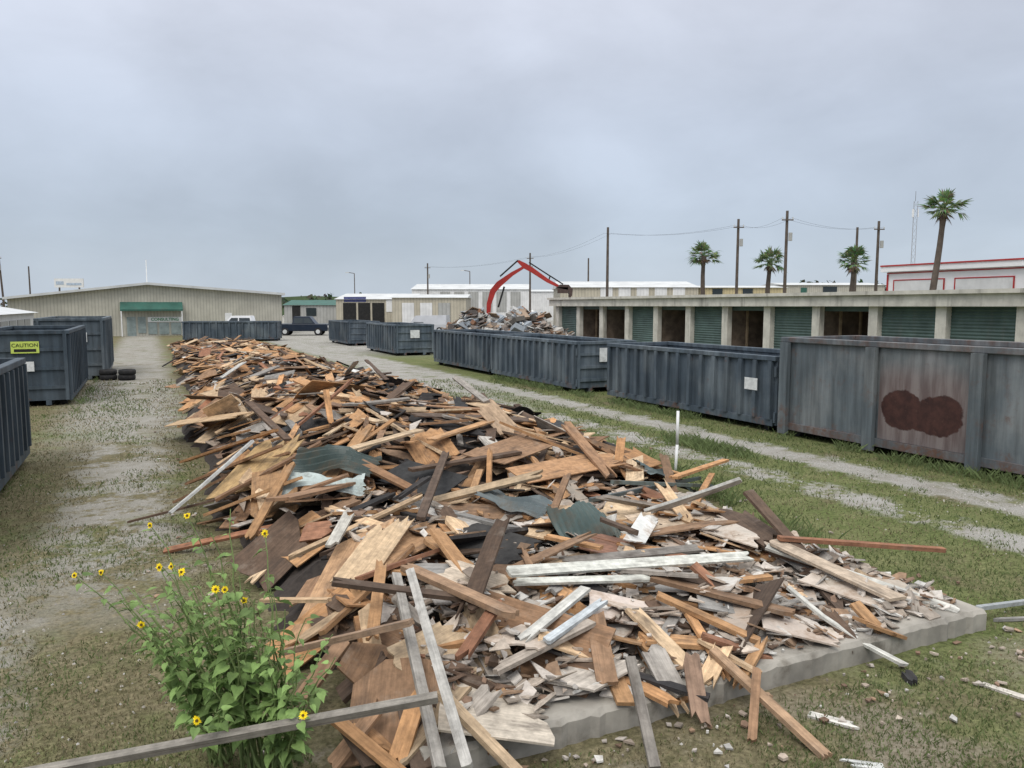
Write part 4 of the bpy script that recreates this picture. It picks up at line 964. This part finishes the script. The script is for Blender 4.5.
def sunflower(base,targets,label,nextra,leafy=()):
    r=thing('sunflower_plant',label,'sunflower',base); st=MB(); lf=MB()
    allt=[(t_,True) for t_ in targets]+[(t_,False) for t_ in leafy]
    pool=list(targets)+list(leafy)*2
    for _ in range(nextra):
        q=rnd.choice(pool); allt.append((q.lerp(base+Vector((rnd.uniform(-.45,.4),rnd.uniform(-.25,.2),rnd.uniform(.5,1.1))),rnd.uniform(.1,.7))+Vector((rnd.gauss(0,.13),rnd.gauss(0,.1),rnd.gauss(0,.09))),False))
    for tg,fl in allt:
        e=tg-Vector(base); c1=Vector((e.x*.3,e.y*.3,e.z*.55)); pts=[]
        o0=Vector((rnd.gauss(0,.06),rnd.gauss(0,.06),0))
        for k in range(11):
            q=k/10; pts.append(o0*(1-q)+c1*2*q*(1-q)+e*q*q+Vector((rnd.gauss(0,.01),rnd.gauss(0,.01),0)))
        st.path(pts,[.009*(1-.65*k/10) for k in range(11)],5,(.22,.29,.11))
        for k in range(3,11):
            for _ in range(2 if k>3 else 1):
                az=rnd.uniform(0,2*PI); d=Vector((math.cos(az),math.sin(az),rnd.uniform(-.35,.35)))
                pt=pts[k-1].lerp(pts[k],rnd.random()); size=rnd.uniform(.055,.12)*(1 if k<8 else .65)
                stem_e=pt+d*size*.5; st.tube(pt,stem_e,.0025,.0018,4,(.22,.29,.11))
                f=rnd.uniform(.65,1.35); leafgeo(lf,stem_e,d+Vector((0,0,-.2)),size,(.205*f,.31*f,.10*f))
        if fl:
            c=pts[-1]; nrm=(Vector((rnd.uniform(-.5,.5),-1,rnd.uniform(.1,.8)))).normalized(); q=nrm.to_track_quat('Z','Y').to_matrix()
            m=MB(); n=14; rr_=rnd.uniform(.022,.031)
            for k in range(n):
                a=2*PI*k/n+rnd.gauss(0,.06); u=Vector((math.cos(a),math.sin(a),0)); v_=Vector((-math.sin(a),math.cos(a),0)); ln=rr_*rnd.uniform(.85,1.15)
                m.add([c+q@(u*.007),c+q@(u*ln*.55+v_*.006+Vector((0,0,.003))),c+q@(u*ln+Vector((0,0,rnd.uniform(-.008,.008)))),c+q@(u*ln*.55-v_*.006)],[(0,1,2,3)])
            pe=m.build('flower',YEL,r); MB().tube(c-nrm*.004,c+nrm*.008,.009,.007,12).build('disc',DSC,pe)
    st.build('stems',LEAF,r); lf.build('foliage',LEAF,r)
b1=G(238,800);b2=G(272,790);b3=G(205,790)
sunflower(Vector((b1.x,4.85,0)),[atY(150,525,5.1),atY(190,515,5.0),atY(160,567,4.9),atY(183,571,4.8),atY(213,590,4.7),atY(225,590,4.8)],'tall leafy sunflower plant in the middle of the clump',17,[atY(205,560,5.0),atY(240,575,4.9),atY(185,600,4.8)])
sunflower(Vector((b3.x,5.0,0)),[atY(76,575,4.9),atY(100,573,5.0),atY(140,625,4.7),atY(197,722,4.2),atY(172,566,5.1)],'sunflower plant leaning out to the left with two outlying blooms',14,[atY(130,590,4.9),atY(150,640,4.8),atY(165,610,5.0),atY(120,600,5.0)])
sunflower(Vector((b2.x,4.8,0)),[atY(265,534,5.1),atY(302,715,4.5),atY(245,600,4.9)],'sunflower plant on the right against the lumber',13,[atY(285,610,4.8),atY(305,650,4.7),atY(265,575,4.9),atY(318,690,4.6)])
# ---------------------------------------------------------------- sky and light
wd=bpy.data.worlds.new('World'); bpy.context.scene.world=wd; wd.use_nodes=True; nt=wd.node_tree; N_=nt.nodes; K=nt.links
for n in list(N_): N_.remove(n)
out=N_.new('ShaderNodeOutputWorld'); bg1=N_.new('ShaderNodeBackground'); bg2=N_.new('ShaderNodeBackground'); add=N_.new('ShaderNodeAddShader')
sky=N_.new('ShaderNodeTexSky'); sky.sky_type='NISHITA'; sky.sun_disc=False; sky.sun_elevation=R(55); sky.sun_rotation=R(200)
K.new(sky.outputs[0],bg1.inputs[0]); bg1.inputs[1].default_value=.012
tc=N_.new('ShaderNodeTexCoord'); mp_=N_.new('ShaderNodeMapping'); mp_.inputs['Scale'].default_value=(1,1,1.9); mp_.inputs['Location'].default_value=(.3,.2,0); K.new(tc.outputs['Generated'],mp_.inputs[0])
def wn(sc,dt,ro,di):
    ns=N_.new('ShaderNodeTexNoise'); ns.inputs['Scale'].default_value=sc; ns.inputs['Detail'].default_value=dt; ns.inputs['Roughness'].default_value=ro; ns.inputs['Distortion'].default_value=di; K.new(mp_.outputs[0],ns.inputs['Vector']); return ns.outputs[0]
na=wn(1.8,5,.45,.2); nb_=wn(5.0,6,.55,.25)
cm=N_.new('ShaderNodeMath'); cm.operation='MULTIPLY_ADD'; K.new(nb_,cm.inputs[0]); cm.inputs[1].default_value=.5; K.new(na,cm.inputs[2])
sx=N_.new('ShaderNodeSeparateXYZ'); K.new(tc.outputs['Generated'],sx.inputs[0])
rp=N_.new('ShaderNodeValToRGB'); K.new(sx.outputs[2],rp.inputs[0]); cr=rp.color_ramp
cr.elements[0].position=0; cr.elements[0].color=(.48,.55,.64,1); cr.elements[1].position=1; cr.elements[1].color=(1.75,1.77,1.8,1)
for p_,c_ in((.1,(.465,.53,.625,1)),(.22,(.52,.575,.675,1)),(.36,(.64,.675,.77,1)),(.6,(1.25,1.27,1.31,1))): e=cr.elements.new(p_); e.color=c_
nr=N_.new('ShaderNodeMapRange'); nr.inputs[1].default_value=.56; nr.inputs[2].default_value=.94; nr.inputs[3].default_value=.86; nr.inputs[4].default_value=1.15; K.new(cm.outputs[0],nr.inputs[0])
ml=N_.new('ShaderNodeVectorMath'); ml.operation='SCALE'; K.new(rp.outputs[0],ml.inputs[0]); K.new(nr.outputs[0],ml.inputs['Scale'])
K.new(ml.outputs[0],bg2.inputs[0]); bg2.inputs[1].default_value=1.0
K.new(bg1.outputs[0],add.inputs[0]); K.new(bg2.outputs[0],add.inputs[1]); K.new(add.outputs[0],out.inputs[0])
sd=bpy.data.lights.new('sun','SUN'); sd.energy=1.4; sd.angle=R(22); sd.color=(1,.95,.88); so=bpy.data.objects.new('sun',sd); C.objects.link(so)
dirv=Vector((math.sin(R(200))*math.cos(R(55)),math.cos(R(200))*math.cos(R(55)),math.sin(R(55)))); so.rotation_euler=dirv.to_track_quat('Z','Y').to_euler()
sc=bpy.context.scene; sc.view_settings.view_transform='Standard'; sc.view_settings.look='None'; sc.view_settings.exposure=0
cd=bpy.data.cameras.new('camera'); cd.sensor_width=36; cd.lens=F/1024*36; cd.clip_end=6000; cd.clip_start=.05
cam=bpy.data.objects.new('camera',cd); C.objects.link(cam); cam.location=(0,0,H); cam.rotation_euler=(PI/2-TH,0,0); sc.camera=cam
